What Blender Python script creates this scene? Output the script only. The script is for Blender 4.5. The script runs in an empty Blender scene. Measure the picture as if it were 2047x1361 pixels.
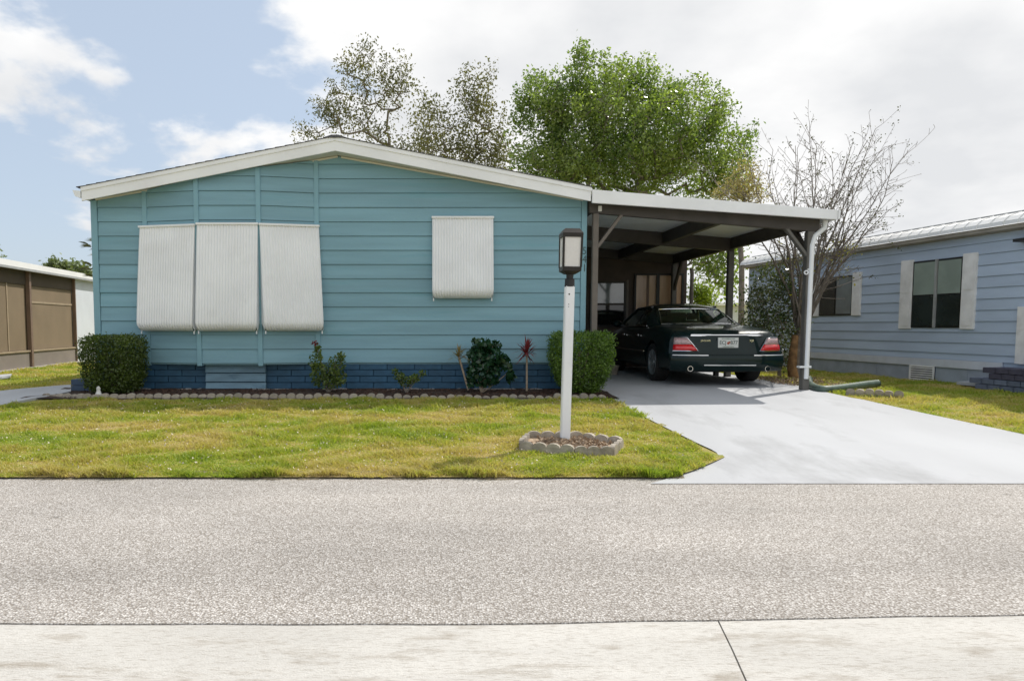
import bpy, bmesh, math, random
import numpy as np
from mathutils import Vector, Matrix
R = math.radians
rng = np.random.default_rng(7)
random.seed(7)
scene = bpy.context.scene
COL = scene.collection

# ------------------------------------------------------------------ camera
PW, PH = 2047.0, 1361.0            # size of the photograph
FPX, VX, HZ, PITCH, CZ = 1400.0, 860.0, 650.0, R(4.0), 0.97
PPY = HZ + FPX * math.tan(PITCH)
cam_d = bpy.data.cameras.new('camera')
cam = bpy.data.objects.new('camera', cam_d); COL.objects.link(cam)
cam.location = (0, 0, CZ); cam.rotation_euler = (R(90) - PITCH, 0, 0)
cam_d.sensor_width = 36; cam_d.lens = FPX / PW * 36
cam_d.shift_x = (PW / 2 - VX) / PW; cam_d.shift_y = (PPY - PH / 2) / PW
cam_d.clip_end = 3000
scene.camera = cam

# ------------------------------------------------------------------ sky, sun, exposure
SUN = Vector((0.60, 0.45, 1.0)).normalized()
elev = math.asin(SUN.z); azim = math.atan2(SUN.x, SUN.y)
world = bpy.data.worlds.new('World'); scene.world = world; world.use_nodes = True
wn, wl = world.node_tree.nodes, world.node_tree.links
wn.clear()
def N(tree, typ, **kw):
    n = tree.nodes.new(typ)
    for k, v in kw.items():
        if k.startswith('i_'): n.inputs[k[2:].replace('_', ' ')].default_value = v
        else: setattr(n, k, v)
    return n
wt = world.node_tree
sky = N(wt, 'ShaderNodeTexSky', sky_type='NISHITA', sun_disc=False)
sky.sun_elevation = elev; sky.sun_rotation = azim
sky.air_density = 1.0; sky.dust_density = 1.6; sky.ozone_density = 1.4
tc = N(wt, 'ShaderNodeTexCoord')
sep = N(wt, 'ShaderNodeSeparateXYZ'); wl.new(tc.outputs['Generated'], sep.inputs[0])
addz = N(wt, 'ShaderNodeMath', operation='ADD'); addz.inputs[1].default_value = 0.30
zabs = N(wt, 'ShaderNodeMath', operation='MAXIMUM'); zabs.inputs[1].default_value = 0.0
wl.new(sep.outputs[2], zabs.inputs[0]); wl.new(zabs.outputs[0], addz.inputs[0])
dx = N(wt, 'ShaderNodeMath', operation='DIVIDE'); dy = N(wt, 'ShaderNodeMath', operation='DIVIDE')
wl.new(sep.outputs[0], dx.inputs[0]); wl.new(addz.outputs[0], dx.inputs[1])
wl.new(sep.outputs[1], dy.inputs[0]); wl.new(addz.outputs[0], dy.inputs[1])
cmb = N(wt, 'ShaderNodeCombineXYZ'); wl.new(dx.outputs[0], cmb.inputs[0]); wl.new(dy.outputs[0], cmb.inputs[1])
CLOUD_OFF = (2.2, 6.5, 0.0)
offs = N(wt, 'ShaderNodeVectorMath', operation='ADD'); offs.inputs[1].default_value = CLOUD_OFF
wl.new(cmb.outputs[0], offs.inputs[0])
nz = N(wt, 'ShaderNodeTexNoise', i_Scale=1.9, i_Detail=10.0, i_Roughness=0.54, i_Distortion=0.1)
wl.new(offs.outputs[0], nz.inputs['Vector'])
# one broad bank of cloud fills the sky on the sun's side
bank = N(wt, 'ShaderNodeMapRange'); bank.inputs['From Min'].default_value = -1.0; bank.inputs['From Max'].default_value = 0.3
bank.inputs['To Min'].default_value = -0.10; bank.inputs['To Max'].default_value = 0.19
wl.new(dx.outputs[0], bank.inputs['Value'])
nsum = N(wt, 'ShaderNodeMath', operation='ADD'); wl.new(nz.outputs['Fac'], nsum.inputs[0]); wl.new(bank.outputs[0], nsum.inputs[1])
ramp = N(wt, 'ShaderNodeMapRange', interpolation_type='SMOOTHSTEP')
ramp.inputs['From Min'].default_value = 0.462; ramp.inputs['From Max'].default_value = 0.548
wl.new(nsum.outputs[0], ramp.inputs['Value'])
nz2 = N(wt, 'ShaderNodeTexNoise', i_Scale=2.3, i_Detail=7.0, i_Roughness=0.5)
off2 = N(wt, 'ShaderNodeVectorMath', operation='ADD'); off2.inputs[1].default_value = (7.3, 2.2, 1.0)
wl.new(cmb.outputs[0], off2.inputs[0]); wl.new(off2.outputs[0], nz2.inputs['Vector'])
shade = N(wt, 'ShaderNodeMapRange'); shade.inputs['From Min'].default_value = 0.36; shade.inputs['From Max'].default_value = 0.58
wl.new(nz2.outputs['Fac'], shade.inputs['Value'])
ccol = N(wt, 'ShaderNodeMix', data_type='RGBA')
ccol.inputs[6].default_value = (5.6, 5.7, 5.85, 1); ccol.inputs[7].default_value = (7.1, 7.1, 7.1, 1)
wl.new(shade.outputs[0], ccol.inputs[0])
cmix = N(wt, 'ShaderNodeMix', data_type='RGBA')
haze_mix = N(wt, 'ShaderNodeMix', data_type='RGBA'); haze_mix.inputs[0].default_value = 0.68
haze_mix.inputs[7].default_value = (4.4, 5.1, 6.0, 1)
wl.new(sky.outputs[0], haze_mix.inputs[6])
wl.new(ramp.outputs[0], cmix.inputs[0]); wl.new(haze_mix.outputs[2], cmix.inputs[6]); wl.new(ccol.outputs[2], cmix.inputs[7])
bg = N(wt, 'ShaderNodeBackground'); bg.inputs[1].default_value = 0.10
wl.new(cmix.outputs[2], bg.inputs[0])
wo = N(wt, 'ShaderNodeOutputWorld'); wl.new(bg.outputs[0], wo.inputs[0])

sl = bpy.data.lights.new('sun', 'SUN'); sl.energy = 2.9; sl.angle = R(0.5); sl.color = (1.0, 0.95, 0.87)
so = bpy.data.objects.new('sun', sl); COL.objects.link(so)
so.rotation_euler = (-SUN).to_track_quat('-Z', 'Y').to_euler(); so.location = (12, 8, 20)
vs = scene.view_settings
vs.view_transform = 'Standard'; vs.look = 'None'; vs.gamma = 1; vs.exposure = 0.5; vs.use_curve_mapping = False

# ------------------------------------------------------------------ measuring helpers
def ray(px, py):
    u, v = (px - VX) / FPX, (py - PPY) / FPX
    c, s = math.cos(PITCH), math.sin(PITCH)
    return Vector((u, c - v * s, -s - v * c))
def at(px, py, d):
    r = ray(px, py); t = d / r.y
    return Vector((r.x * t, d, CZ + r.z * t))
def gz(y):
    return float(np.interp(y, [-40, 5.78, 9.3, 10.4], [-0.288, -0.288, -0.03, 0.0]))
def gp(px, py):
    d = 8.0
    r = ray(px, py)
    for _ in range(60):
        z = gz(d); t = (z - CZ) / r.z; d = 0.5 * d + 0.5 * r.y * t
    return Vector((r.x * t, d, gz(d)))
def on_wall(px, py, p0, dirv):
    """hit of a pixel's ray with the vertical plane through p0 along dirv"""
    r = ray(px, py); n = Vector((dirv.y, -dirv.x, 0))
    t = (Vector((p0.x, p0.y, 0)) - Vector((0, 0, 0))).dot(n) / r.dot(n)
    return Vector((r.x * t, r.y * t, CZ + r.z * t))

# ------------------------------------------------------------------ mesh helpers
WORLD_ROOT = {}
def link(name, me, parent=None, mat=None):
    o = bpy.data.objects.new(name, me); COL.objects.link(o)
    if mat is not None and me is not None and not me.materials: me.materials.append(mat)
    if parent is not None:
        o.parent = parent
        if parent.name in WORLD_ROOT: o.matrix_parent_inverse = Matrix.Translation(-WORLD_ROOT[parent.name])
    return o
def tag(o, label=None, cat=None, group=None, kind=None):
    if label: o['label'] = label
    if cat: o['category'] = cat
    if group: o['group'] = group
    if kind: o['kind'] = kind
    return o
def thing(name, label, cat, loc=(0, 0, 0), group=None, local=False, rz=0):
    o = bpy.data.objects.new(name, None); COL.objects.link(o)
    o.location = loc; o.rotation_euler = (0, 0, rz); o.empty_display_size = 0.2
    if not local: WORLD_ROOT[o.name] = Vector(loc)
    return tag(o, label, cat, group)
class MB:
    def __init__(s): s.v = []; s.f = []
    def add(s, vs, fs):
        b = len(s.v); s.v += [tuple(p) for p in vs]; s.f += [tuple(i + b for i in f) for f in fs]; return s
    def box(s, x0, x1, y0, y1, z0, z1):
        return s.add([(x0,y0,z0),(x1,y0,z0),(x1,y1,z0),(x0,y1,z0),(x0,y0,z1),(x1,y0,z1),(x1,y1,z1),(x0,y1,z1)],
                     [(3,2,1,0),(4,5,6,7),(0,1,5,4),(1,2,6,5),(2,3,7,6),(3,0,4,7)])
    def prism(s, poly, vec):
        n = len(poly); vec = Vector(vec); p = [Vector(q) for q in poly]
        return s.add(p + [q + vec for q in p], [tuple(range(n))[::-1], tuple(range(n, 2*n))] + [(i, (i+1) % n, n+(i+1) % n, n+i) for i in range(n)])
    def bar(s, a, b, w, h, up=(0, 0, 1)):
        a, b = Vector(a), Vector(b); d = (b - a).normalized(); u = Vector(up)
        sx = d.cross(u).normalized(); u = sx.cross(d).normalized()
        q = [a + sx*w/2*i + u*h/2*j for i, j in ((-1,-1),(1,-1),(1,1),(-1,1))]
        return s.prism(q, b - a)
    def tube(s, pts, radii, n=8, cap=True):
        pts = [Vector(p) for p in pts]; base = len(s.v); prev = None
        if not hasattr(radii, '__len__'): radii = [radii] * len(pts)
        for i, p in enumerate(pts):
            d = (pts[min(i+1, len(pts)-1)] - pts[max(i-1, 0)]).normalized()
            if prev is None: prev = d.orthogonal().normalized()
            a = (prev - d * prev.dot(d)); a = a.normalized() if a.length > 1e-5 else d.orthogonal().normalized()
            b = d.cross(a); prev = a
            for k in range(n):
                t = 2 * math.pi * k / n
                s.v.append(tuple(p + (a * math.cos(t) + b * math.sin(t)) * radii[i]))
        for i in range(len(pts) - 1):
            for k in range(n):
                s.f.append((base+i*n+k, base+i*n+(k+1) % n, base+(i+1)*n+(k+1) % n, base+(i+1)*n+k))
        if cap:
            s.f.append(tuple(base+k for k in range(n))[::-1]); s.f.append(tuple(base+(len(pts)-1)*n+k for k in range(n)))
        return s
    def lathe(s, prof, n=24, axis='x', c=(0, 0, 0)):
        base = len(s.v); c = Vector(c)
        for r, h in prof:
            for k in range(n):
                t = 2*math.pi*k/n; p = (h, r*math.cos(t), r*math.sin(t)) if axis == 'x' else (r*math.cos(t), r*math.sin(t), h)
                s.v.append(tuple(c + Vector(p)))
        for i in range(len(prof)-1):
            for k in range(n):
                s.f.append((base+i*n+k, base+i*n+(k+1) % n, base+(i+1)*n+(k+1) % n, base+(i+1)*n+k))
        return s
    def mesh(s, name='m', smooth=None, bevel=0):
        me = bpy.data.meshes.new(name); me.from_pydata(s.v, [], s.f)
        bm = bmesh.new(); bm.from_mesh(me); bmesh.ops.recalc_face_normals(bm, faces=bm.faces[:])
        if bevel:
            bmesh.ops.bevel(bm, geom=bm.edges[:], offset=bevel, segments=2, affect='EDGES', clamp_overlap=True)
        bm.to_mesh(me); bm.free()
        if smooth is not None:
            me.polygons.foreach_set('use_smooth', [True] * len(me.polygons))
            if smooth < 180: me.set_sharp_from_angle(angle=R(smooth))
        return me
    def obj(s, name, mat, parent=None, smooth=None, bevel=0):
        return link(name, s.mesh(name, smooth, bevel), parent, mat)
def fast_mesh(name, V, F):
    """V (n,3), F list of (m,k) arrays"""
    me = bpy.data.meshes.new(name); V = np.asarray(V, np.float32)
    me.vertices.add(len(V)); me.vertices.foreach_set('co', V.ravel())
    F = [np.asarray(f, np.int32) for f in F if len(f)]
    tot = sum(f.size for f in F); me.loops.add(tot); me.loops.foreach_set('vertex_index', np.concatenate([f.ravel() for f in F]))
    ln = np.concatenate([np.full(len(f), f.shape[1], np.int32) for f in F]); st = np.concatenate([[0], np.cumsum(ln)[:-1]]).astype(np.int32)
    me.polygons.add(len(ln)); me.polygons.foreach_set('loop_start', st); me.polygons.foreach_set('loop_total', ln)
    me.update(calc_edges=True); return me
def clip(poly, a, b, c):
    """keep a*x+b*z<=c"""
    out = []
    for i in range(len(poly)):
        p, q = poly[i], poly[(i+1) % len(poly)]
        fp, fq = a*p[0]+b*p[1]-c, a*q[0]+b*q[1]-c
        if fp <= 0: out.append(p)
        if (fp < 0) != (fq < 0) and fp != fq:
            t = fp/(fp-fq); out.append((p[0]+t*(q[0]-p[0]), p[1]+t*(q[1]-p[1])))
    return out
def text(name, body, size, M, mat, parent, extrude=0.002, align='CENTER'):
    cu = bpy.data.curves.new(name, 'FONT'); cu.body = body; cu.size = size; cu.extrude = extrude; cu.align_x = align; cu.align_y = 'CENTER'
    cu.resolution_u = 3
    o = bpy.data.objects.new('tmp', cu); COL.objects.link(o)
    dg = bpy.context.evaluated_depsgraph_get(); me = bpy.data.meshes.new_from_object(o.evaluated_get(dg))
    bpy.data.objects.remove(o); bpy.data.curves.remove(cu)
    me.transform(M); me.materials.clear()
    return link(name, me, parent, mat)

# ------------------------------------------------------------------ materials
def mat(name, col, rough=0.6, var=0.12, scale=4.0, bump=0.0, bscale=60.0, metal=0.0, coat=0.0, spec=0.5, col2=None, obj_var=0.0,
        stretch=(1, 1, 1), detail=5.0, lo=0.35, hi=0.65, dirt=None, dirt_scale=1.5, dirt_lo=0.55, dirt_hi=0.72):
    m = bpy.data.materials.new(name); m.use_nodes = True; t = m.node_tree; L = t.links
    b = t.nodes['Principled BSDF']
    b.inputs['Roughness'].default_value = rough; b.inputs['Metallic'].default_value = metal
    b.inputs['Coat Weight'].default_value = coat; b.inputs['Coat Roughness'].default_value = 0.04; b.inputs['Specular IOR Level'].default_value = spec
    c = N(t, 'ShaderNodeTexCoord'); mp = N(t, 'ShaderNodeMapping'); mp.inputs['Scale'].default_value = stretch
    L.new(c.outputs['Object'], mp.inputs[0])
    n = N(t, 'ShaderNodeTexNoise', i_Scale=scale, i_Detail=detail); L.new(mp.outputs[0], n.inputs['Vector'])
    mr = N(t, 'ShaderNodeMapRange'); mr.inputs['From Min'].default_value = lo; mr.inputs['From Max'].default_value = hi
    L.new(n.outputs['Fac'], mr.inputs['Value'])
    mx = N(t, 'ShaderNodeMix', data_type='RGBA'); L.new(mr.outputs[0], mx.inputs[0])
    if col2 is None:
        mx.inputs[6].default_value = (*[x*(1-var) for x in col], 1); mx.inputs[7].default_value = (*[min(1, x*(1+var)) for x in col], 1)
    else:
        mx.inputs[6].default_value = (*col, 1); mx.inputs[7].default_value = (*col2, 1)
    out = mx.outputs[2]
    if dirt is not None:
        n3 = N(t, 'ShaderNodeTexNoise', i_Scale=dirt_scale, i_Detail=8.0, i_Roughness=0.65); L.new(mp.outputs[0], n3.inputs['Vector'])
        m3 = N(t, 'ShaderNodeMapRange'); m3.inputs['From Min'].default_value = dirt_lo; m3.inputs['From Max'].default_value = dirt_hi
        L.new(n3.outputs['Fac'], m3.inputs['Value'])
        x3 = N(t, 'ShaderNodeMix', data_type='RGBA'); x3.inputs[7].default_value = (*dirt, 1)
        L.new(m3.outputs[0], x3.inputs[0]); L.new(out, x3.inputs[6]); out = x3.outputs[2]
    if obj_var:
        oi = N(t, 'ShaderNodeObjectInfo'); hv = N(t, 'ShaderNodeHueSaturation')
        m4 = N(t, 'ShaderNodeMapRange'); m4.inputs['To Min'].default_value = 1-obj_var; m4.inputs['To Max'].default_value = 1+obj_var
        L.new(oi.outputs['Random'], m4.inputs['Value']); L.new(m4.outputs[0], hv.inputs['Value']); L.new(out, hv.inputs['Color']); out = hv.outputs[0]
    L.new(out, b.inputs['Base Color'])
    if bump:
        n2 = N(t, 'ShaderNodeTexNoise', i_Scale=bscale, i_Detail=4.0); L.new(mp.outputs[0], n2.inputs['Vector'])
        bp = N(t, 'ShaderNodeBump', i_Strength=bump, i_Distance=0.01); L.new(n2.outputs['Fac'], bp.inputs['Height']); L.new(bp.outputs[0], b.inputs['Normal'])
    return m
def leaf_mat(name, col, col2, trans=0.35, rough=0.45, scale=3.0, spec=0.4, tcol=None, fine=40.0):
    m = bpy.data.materials.new(name); m.use_nodes = True; t = m.node_tree; L = t.links
    b = t.nodes['Principled BSDF']; b.inputs['Roughness'].default_value = rough; b.inputs['Specular IOR Level'].default_value = spec
    c = N(t, 'ShaderNodeTexCoord')
    n = N(t, 'ShaderNodeTexNoise', i_Scale=scale, i_Detail=3.0); L.new(c.outputs['Object'], n.inputs['Vector'])
    v = N(t, 'ShaderNodeTexNoise', i_Scale=fine, i_Detail=1.0); L.new(c.outputs['Object'], v.inputs['Vector'])
    ad = N(t, 'ShaderNodeMath', operation='ADD'); L.new(n.outputs['Fac'], ad.inputs[0]); L.new(v.outputs['Fac'], ad.inputs[1])
    mr = N(t, 'ShaderNodeMapRange'); mr.inputs['From Min'].default_value = 0.75; mr.inputs['From Max'].default_value = 1.25; L.new(ad.outputs[0], mr.inputs['Value'])
    mx = N(t, 'ShaderNodeMix', data_type='RGBA'); mx.inputs[6].default_value = (*col, 1); mx.inputs[7].default_value = (*col2, 1)
    L.new(mr.outputs[0], mx.inputs[0]); L.new(mx.outputs[2], b.inputs['Base Color'])
    tr = N(t, 'ShaderNodeBsdfTranslucent'); g = N(t, 'ShaderNodeMix', data_type='RGBA'); g.blend_type = 'MULTIPLY'; g.inputs[0].default_value = 1
    L.new(mx.outputs[2], g.inputs[6]); g.inputs[7].default_value = (*(tcol or (1.5, 1.6, 0.6)), 1); L.new(g.outputs[2], tr.inputs[0])
    ms = N(t, 'ShaderNodeMixShader'); ms.inputs[0].default_value = trans
    L.new(b.outputs[0], ms.inputs[1]); L.new(tr.outputs[0], ms.inputs[2]); L.new(ms.outputs[0], t.nodes['Material Output'].inputs[0])
    return m
def glass_mat(name, tint=(0.6, 0.7, 0.65), rough=0.02, see=0.6):
    m = bpy.data.materials.new(name); m.use_nodes = True; t = m.node_tree; L = t.links; t.nodes.remove(t.nodes['Principled BSDF'])
    tr = N(t, 'ShaderNodeBsdfTransparent'); tr.inputs[0].default_value = (*tint, 1)
    df = N(t, 'ShaderNodeBsdfDiffuse'); df.inputs[0].default_value = (0.012, 0.014, 0.013, 1)
    m1 = N(t, 'ShaderNodeMixShader'); m1.inputs[0].default_value = see; L.new(df.outputs[0], m1.inputs[1]); L.new(tr.outputs[0], m1.inputs[2])
    gl = N(t, 'ShaderNodeBsdfGlossy'); gl.inputs['Roughness'].default_value = rough
    fr = N(t, 'ShaderNodeFresnel'); fr.inputs[0].default_value = 1.55
    m2 = N(t, 'ShaderNodeMixShader'); L.new(fr.outputs[0], m2.inputs[0]); L.new(m1.outputs[0], m2.inputs[1]); L.new(gl.outputs[0], m2.inputs[2])
    L.new(m2.outputs[0], t.nodes['Material Output'].inputs[0]); return m

M = {}
M['teal'] = mat('teal_paint', (0.204, 0.372, 0.452), 0.62, 0.08, 1.2, 0.10, 30, stretch=(0.6, 1, 8), obj_var=0.045, dirt=(0.165, 0.35, 0.425), dirt_scale=0.9)
M['teal_trim'] = mat('teal_trim_paint', (0.205, 0.385, 0.465), 0.55, 0.05, 3)
M['navy'] = mat('navy_painted_block', (0.026, 0.098, 0.180), 0.6, 0.22, 5, 0.25, 60, obj_var=0.10, dirt=(0.055, 0.10, 0.135), dirt_scale=1.2, dirt_lo=0.6, dirt_hi=0.8)
M['mortar'] = mat('navy_joint', (0.018, 0.066, 0.125), 0.9, 0.2, 20)
M['slate_board'] = mat('greyblue_board', (0.15, 0.26, 0.34), 0.6, 0.15, 3, 0.1, 30, stretch=(1, 1, 4), dirt=(0.04, 0.11, 0.17), dirt_scale=2.5)
M['white'] = mat('white_paint', (0.86, 0.875, 0.895), 0.5, 0.04, 2.0, 0.03, 20, dirt=(0.75, 0.75, 0.75), dirt_scale=1.3, dirt_lo=0.58, dirt_hi=0.85)
M['white_metal'] = mat('white_aluminium', (0.83, 0.85, 0.875), 0.38, 0.04, 2.0, dirt=(0.74, 0.75, 0.765), dirt_scale=2.2, dirt_lo=0.55, dirt_hi=0.9)
M['soffit'] = mat('cream_soffit', (0.66, 0.64, 0.55), 0.6, 0.05, 3)
M['shingle'] = mat('grey_shingle', (0.10, 0.10, 0.11), 0.9, 0.35, 30, 0.4, 80)
M['brown'] = mat('dark_brown_timber', (0.050, 0.042, 0.036), 0.55, 0.2, 4, 0.1, 40, stretch=(1, 1, 1))
M['taupe'] = mat('taupe_post_paint', (0.150, 0.130, 0.112), 0.6, 0.12, 4)
M['grey_post'] = mat('grey_brown_post_paint', (0.115, 0.110, 0.100), 0.6, 0.12, 4)
M['ceiling'] = mat('white_pan_panel', (0.82, 0.83, 0.80), 0.45, 0.06, 1.5)
M['black'] = mat('black_plastic', (0.010, 0.010, 0.010), 0.5, 0.2, 8)
M['bronze'] = mat('dark_bronze_metal', (0.020, 0.017, 0.015), 0.45, 0.2, 12, metal=0.3)
M['frost'] = None
M['concrete_white'] = mat('white_painted_concrete', (0.42, 0.432, 0.455), 0.75, 0.06, 0.9, 0.1, 40, stretch=(1, 0.45, 1), dirt=(0.27, 0.275, 0.285), dirt_scale=1.1, dirt_lo=0.53, dirt_hi=0.78)
M['path'] = mat('pale_concrete_path', (0.40, 0.42, 0.45), 0.8, 0.08, 2, 0.1, 50)
M['edging'] = mat('concrete_edging', (0.37, 0.33, 0.275), 0.9, 0.25, 14, 0.5, 70, obj_var=0.18, dirt=(0.15, 0.13, 0.11), dirt_scale=7, dirt_lo=0.5, dirt_hi=0.75)
M['mulch'] = mat('dark_mulch', (0.040, 0.022, 0.015), 0.95, 0.5, 30, 0.8, 60)
M['leaf_litter'] = mat('dry_leaf_litter', (0.30, 0.20, 0.12), 0.9, 0.5, 30, 0.6, 60, col2=(0.45, 0.36, 0.27))
M['bark'] = mat('grey_bark', (0.21, 0.18, 0.15), 0.9, 0.3, 12, 0.5, 40)
M['bark_orange'] = mat('tan_orange_bark', (0.24, 0.135, 0.06), 0.9, 0.35, 10, 0.5, 40)
M['twig'] = mat('pale_twig', (0.165, 0.14, 0.12), 0.9, 0.25, 10)
M['cane'] = mat('pale_cane', (0.34, 0.27, 0.20), 0.85, 0.2, 30)
M['periwinkle'] = mat('periwinkle_siding', (0.44, 0.525, 0.655), 0.6, 0.06, 1.2, 0.05, 30, stretch=(1, 1, 4), obj_var=0.04)
M['shutter'] = mat('pale_grey_shutter', (0.78, 0.77, 0.77), 0.6, 0.08, 5, dirt=(0.62, 0.60, 0.59), dirt_scale=3)
M['band'] = mat('lilac_white_band', (0.60, 0.63, 0.70), 0.6, 0.06, 4)
M['stucco'] = mat('stained_blue_stucco', (0.36, 0.40, 0.47), 0.9, 0.1, 5, 0.4, 50, dirt=(0.10, 0.10, 0.11), dirt_scale=1.6, dirt_lo=0.57, dirt_hi=0.75)
M['slatebrick'] = mat('slate_blue_brick', (0.14, 0.165, 0.23), 0.85, 0.2, 9, 0.4, 50, obj_var=0.15)
M['slatecap'] = mat('dark_plum_step', (0.075, 0.07, 0.105), 0.8, 0.2, 9, 0.3, 50)
M['roof_metal'] = mat('white_roof_metal', (0.78, 0.78, 0.77), 0.35, 0.04, 2)
M['eave_tan'] = mat('tan_eave', (0.30, 0.27, 0.23), 0.6, 0.15, 3)
M['win_frame'] = mat('black_window_frame', (0.012, 0.013, 0.013), 0.4, 0.2, 8)
M['mullion'] = mat('grey_mullion', (0.32, 0.33, 0.33), 0.4, 0.1, 8)
M['blind'] = mat('pale_green_blind', (0.30, 0.36, 0.32), 0.12, 0.15, 1.6, coat=1.0)
M['dark_screen'] = mat('dark_insect_screen', (0.022, 0.030, 0.028), 0.25, 0.3, 2, coat=0.4)
M['dark_glass'] = mat('dark_window_glass', (0.010, 0.011, 0.012), 0.03, 0.1, 2, spec=0.8)
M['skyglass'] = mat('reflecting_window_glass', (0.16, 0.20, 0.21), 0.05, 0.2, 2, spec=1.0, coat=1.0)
M['brown_wall'] = mat('brown_panel_wall', (0.075, 0.052, 0.040), 0.6, 0.2, 3, 0.1, 40)
M['curtain'] = mat('tan_curtain_glass', (0.55, 0.36, 0.22), 0.25, 0.25, 1.5, stretch=(5, 1, 0.6), coat=0.6, col2=(0.42, 0.26, 0.15))
M['sun_screen'] = mat('tan_shade_screen', (0.205, 0.155, 0.100), 0.8, 0.08, 1.5, 0.05, 60)
M['sun_screen_dark'] = mat('umber_shade_screen', (0.085, 0.064, 0.046), 0.8, 0.08, 2)
M['kick'] = mat('taupe_kick_panel', (0.22, 0.19, 0.17), 0.7, 0.08, 2)
M['screen_frame'] = mat('rust_brown_frame', (0.17, 0.115, 0.085), 0.6, 0.1, 5)
M['tan_rail'] = mat('tan_rail', (0.33, 0.26, 0.18), 0.6, 0.1, 5)
M['pale_wall'] = mat('pale_blue_white_wall', (0.60, 0.64, 0.70), 0.6, 0.04, 2)
M['pipe_green'] = mat('green_drain_pipe', (0.085, 0.125, 0.10), 0.5, 0.2, 8)
M['paint'] = mat('dark_green_car_paint', (0.004, 0.016, 0.016), 0.3, 0.1, 5, coat=0.5, spec=0.08)
M['chrome'] = mat('chrome', (0.75, 0.76, 0.78), 0.12, 0.03, 5, metal=1.0)
M['alloy'] = mat('silver_alloy', (0.55, 0.57, 0.58), 0.3, 0.05, 8, metal=0.8)
M['tyre'] = mat('tyre_rubber', (0.016, 0.015, 0.015), 0.8, 0.2, 20)
M['red_lens'] = mat('red_lamp_lens', (0.70, 0.006, 0.012), 0.12, 0.15, 40, coat=1.0)
M['clear_lens'] = mat('pinkish_clear_lens', (0.50, 0.34, 0.34), 0.15, 0.2, 40, coat=1.0)
M['beige'] = mat('beige_seat_leather', (0.42, 0.40, 0.31), 0.5, 0.1, 8)
M['paper'] = mat('pale_green_card', (0.42, 0.52, 0.40), 0.7, 0.05, 3)
M['plate'] = mat('white_number_plate', (0.62, 0.64, 0.62), 0.4, 0.03, 10)
M['plate_green'] = mat('green_plate_print', (0.03, 0.13, 0.08), 0.5, 0.05, 10)
M['plate_dark'] = mat('dark_green_plate_letters', (0.02, 0.05, 0.045), 0.5, 0.05, 10)
M['plate_orange'] = mat('orange_red_plate_print', (0.38, 0.09, 0.05), 0.5, 0.1, 10)
M['number'] = mat('dark_teal_digits', (0.045, 0.09, 0.10), 0.5, 0.1, 8)
M['car_glass'] = glass_mat('car_glass', (0.66, 0.80, 0.68), 0.015, 0.92)
M['ornament'] = mat('white_ornament', (0.62, 0.62, 0.60), 0.5, 0.15, 15)
M['bed_footing'] = mat('pale_footing', (0.40, 0.37, 0.34), 0.9, 0.25, 9, 0.4, 50)
M['shell'] = mat('bleached_leaf_flake', (0.62, 0.55, 0.46), 0.9, 0.25, 50)
M['frost'] = leaf_mat('frosted_panel', (0.88, 0.87, 0.85), (0.92, 0.91, 0.89), 0.30, 0.5, 4, tcol=(1.0, 0.97, 0.92))
L_hedge = leaf_mat('hedge_leaf', (0.035, 0.062, 0.014), (0.115, 0.165, 0.03), 0.30, 0.35, 6, 0.5)
L_hedge2 = leaf_mat('bright_hedge_leaf', (0.045, 0.095, 0.016), (0.15, 0.25, 0.035), 0.30, 0.35, 6, 0.5)
L_rose = leaf_mat('rose_leaf', (0.05, 0.085, 0.025), (0.16, 0.22, 0.05), 0.3, 0.4, 6)
L_hib = leaf_mat('dark_glossy_leaf', (0.010, 0.045, 0.020), (0.035, 0.095, 0.045), 0.22, 0.22, 6, 0.6)
L_red = leaf_mat('red_cordyline_leaf', (0.10, 0.018, 0.024), (0.26, 0.055, 0.06), 0.3, 0.4, 8, tcol=(1.6, 0.8, 0.8))
L_drac = leaf_mat('olive_dracaena_leaf', (0.16, 0.13, 0.05), (0.30, 0.22, 0.10), 0.3, 0.4, 8)
L_tree = leaf_mat('elm_leaf', (0.078, 0.138, 0.034), (0.31, 0.36, 0.12), 0.45, 0.27, 0.55, 0.65, tcol=(1.35, 1.6, 0.52), fine=9)
L_sparse = leaf_mat('olive_tree_leaf', (0.095, 0.11, 0.055), (0.22, 0.21, 0.08), 0.28, 0.4, 0.7, tcol=(1.25, 1.3, 0.6), fine=9)
L_holly = leaf_mat('glossy_ligustrum_leaf', (0.035, 0.075, 0.038), (0.15, 0.17, 0.09), 0.3, 0.16, 3, 0.9)
L_gold = leaf_mat('golden_leaf', (0.14, 0.13, 0.03), (0.28, 0.25, 0.05), 0.45, 0.4, 3)
L_lime = leaf_mat('lime_leaf', (0.13, 0.20, 0.02), (0.30, 0.36, 0.04), 0.45, 0.4, 1, fine=12)
L_far = leaf_mat('far_foliage', (0.12, 0.16, 0.09), (0.22, 0.27, 0.15), 0.3, 0.5, 1)
L_dry = leaf_mat('dry_vine_leaf', (0.26, 0.21, 0.12), (0.42, 0.36, 0.22), 0.35, 0.5, 2)
L_palm = leaf_mat('palm_frond', (0.030, 0.040, 0.022), (0.12, 0.12, 0.05), 0.2, 0.4, 3)

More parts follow.
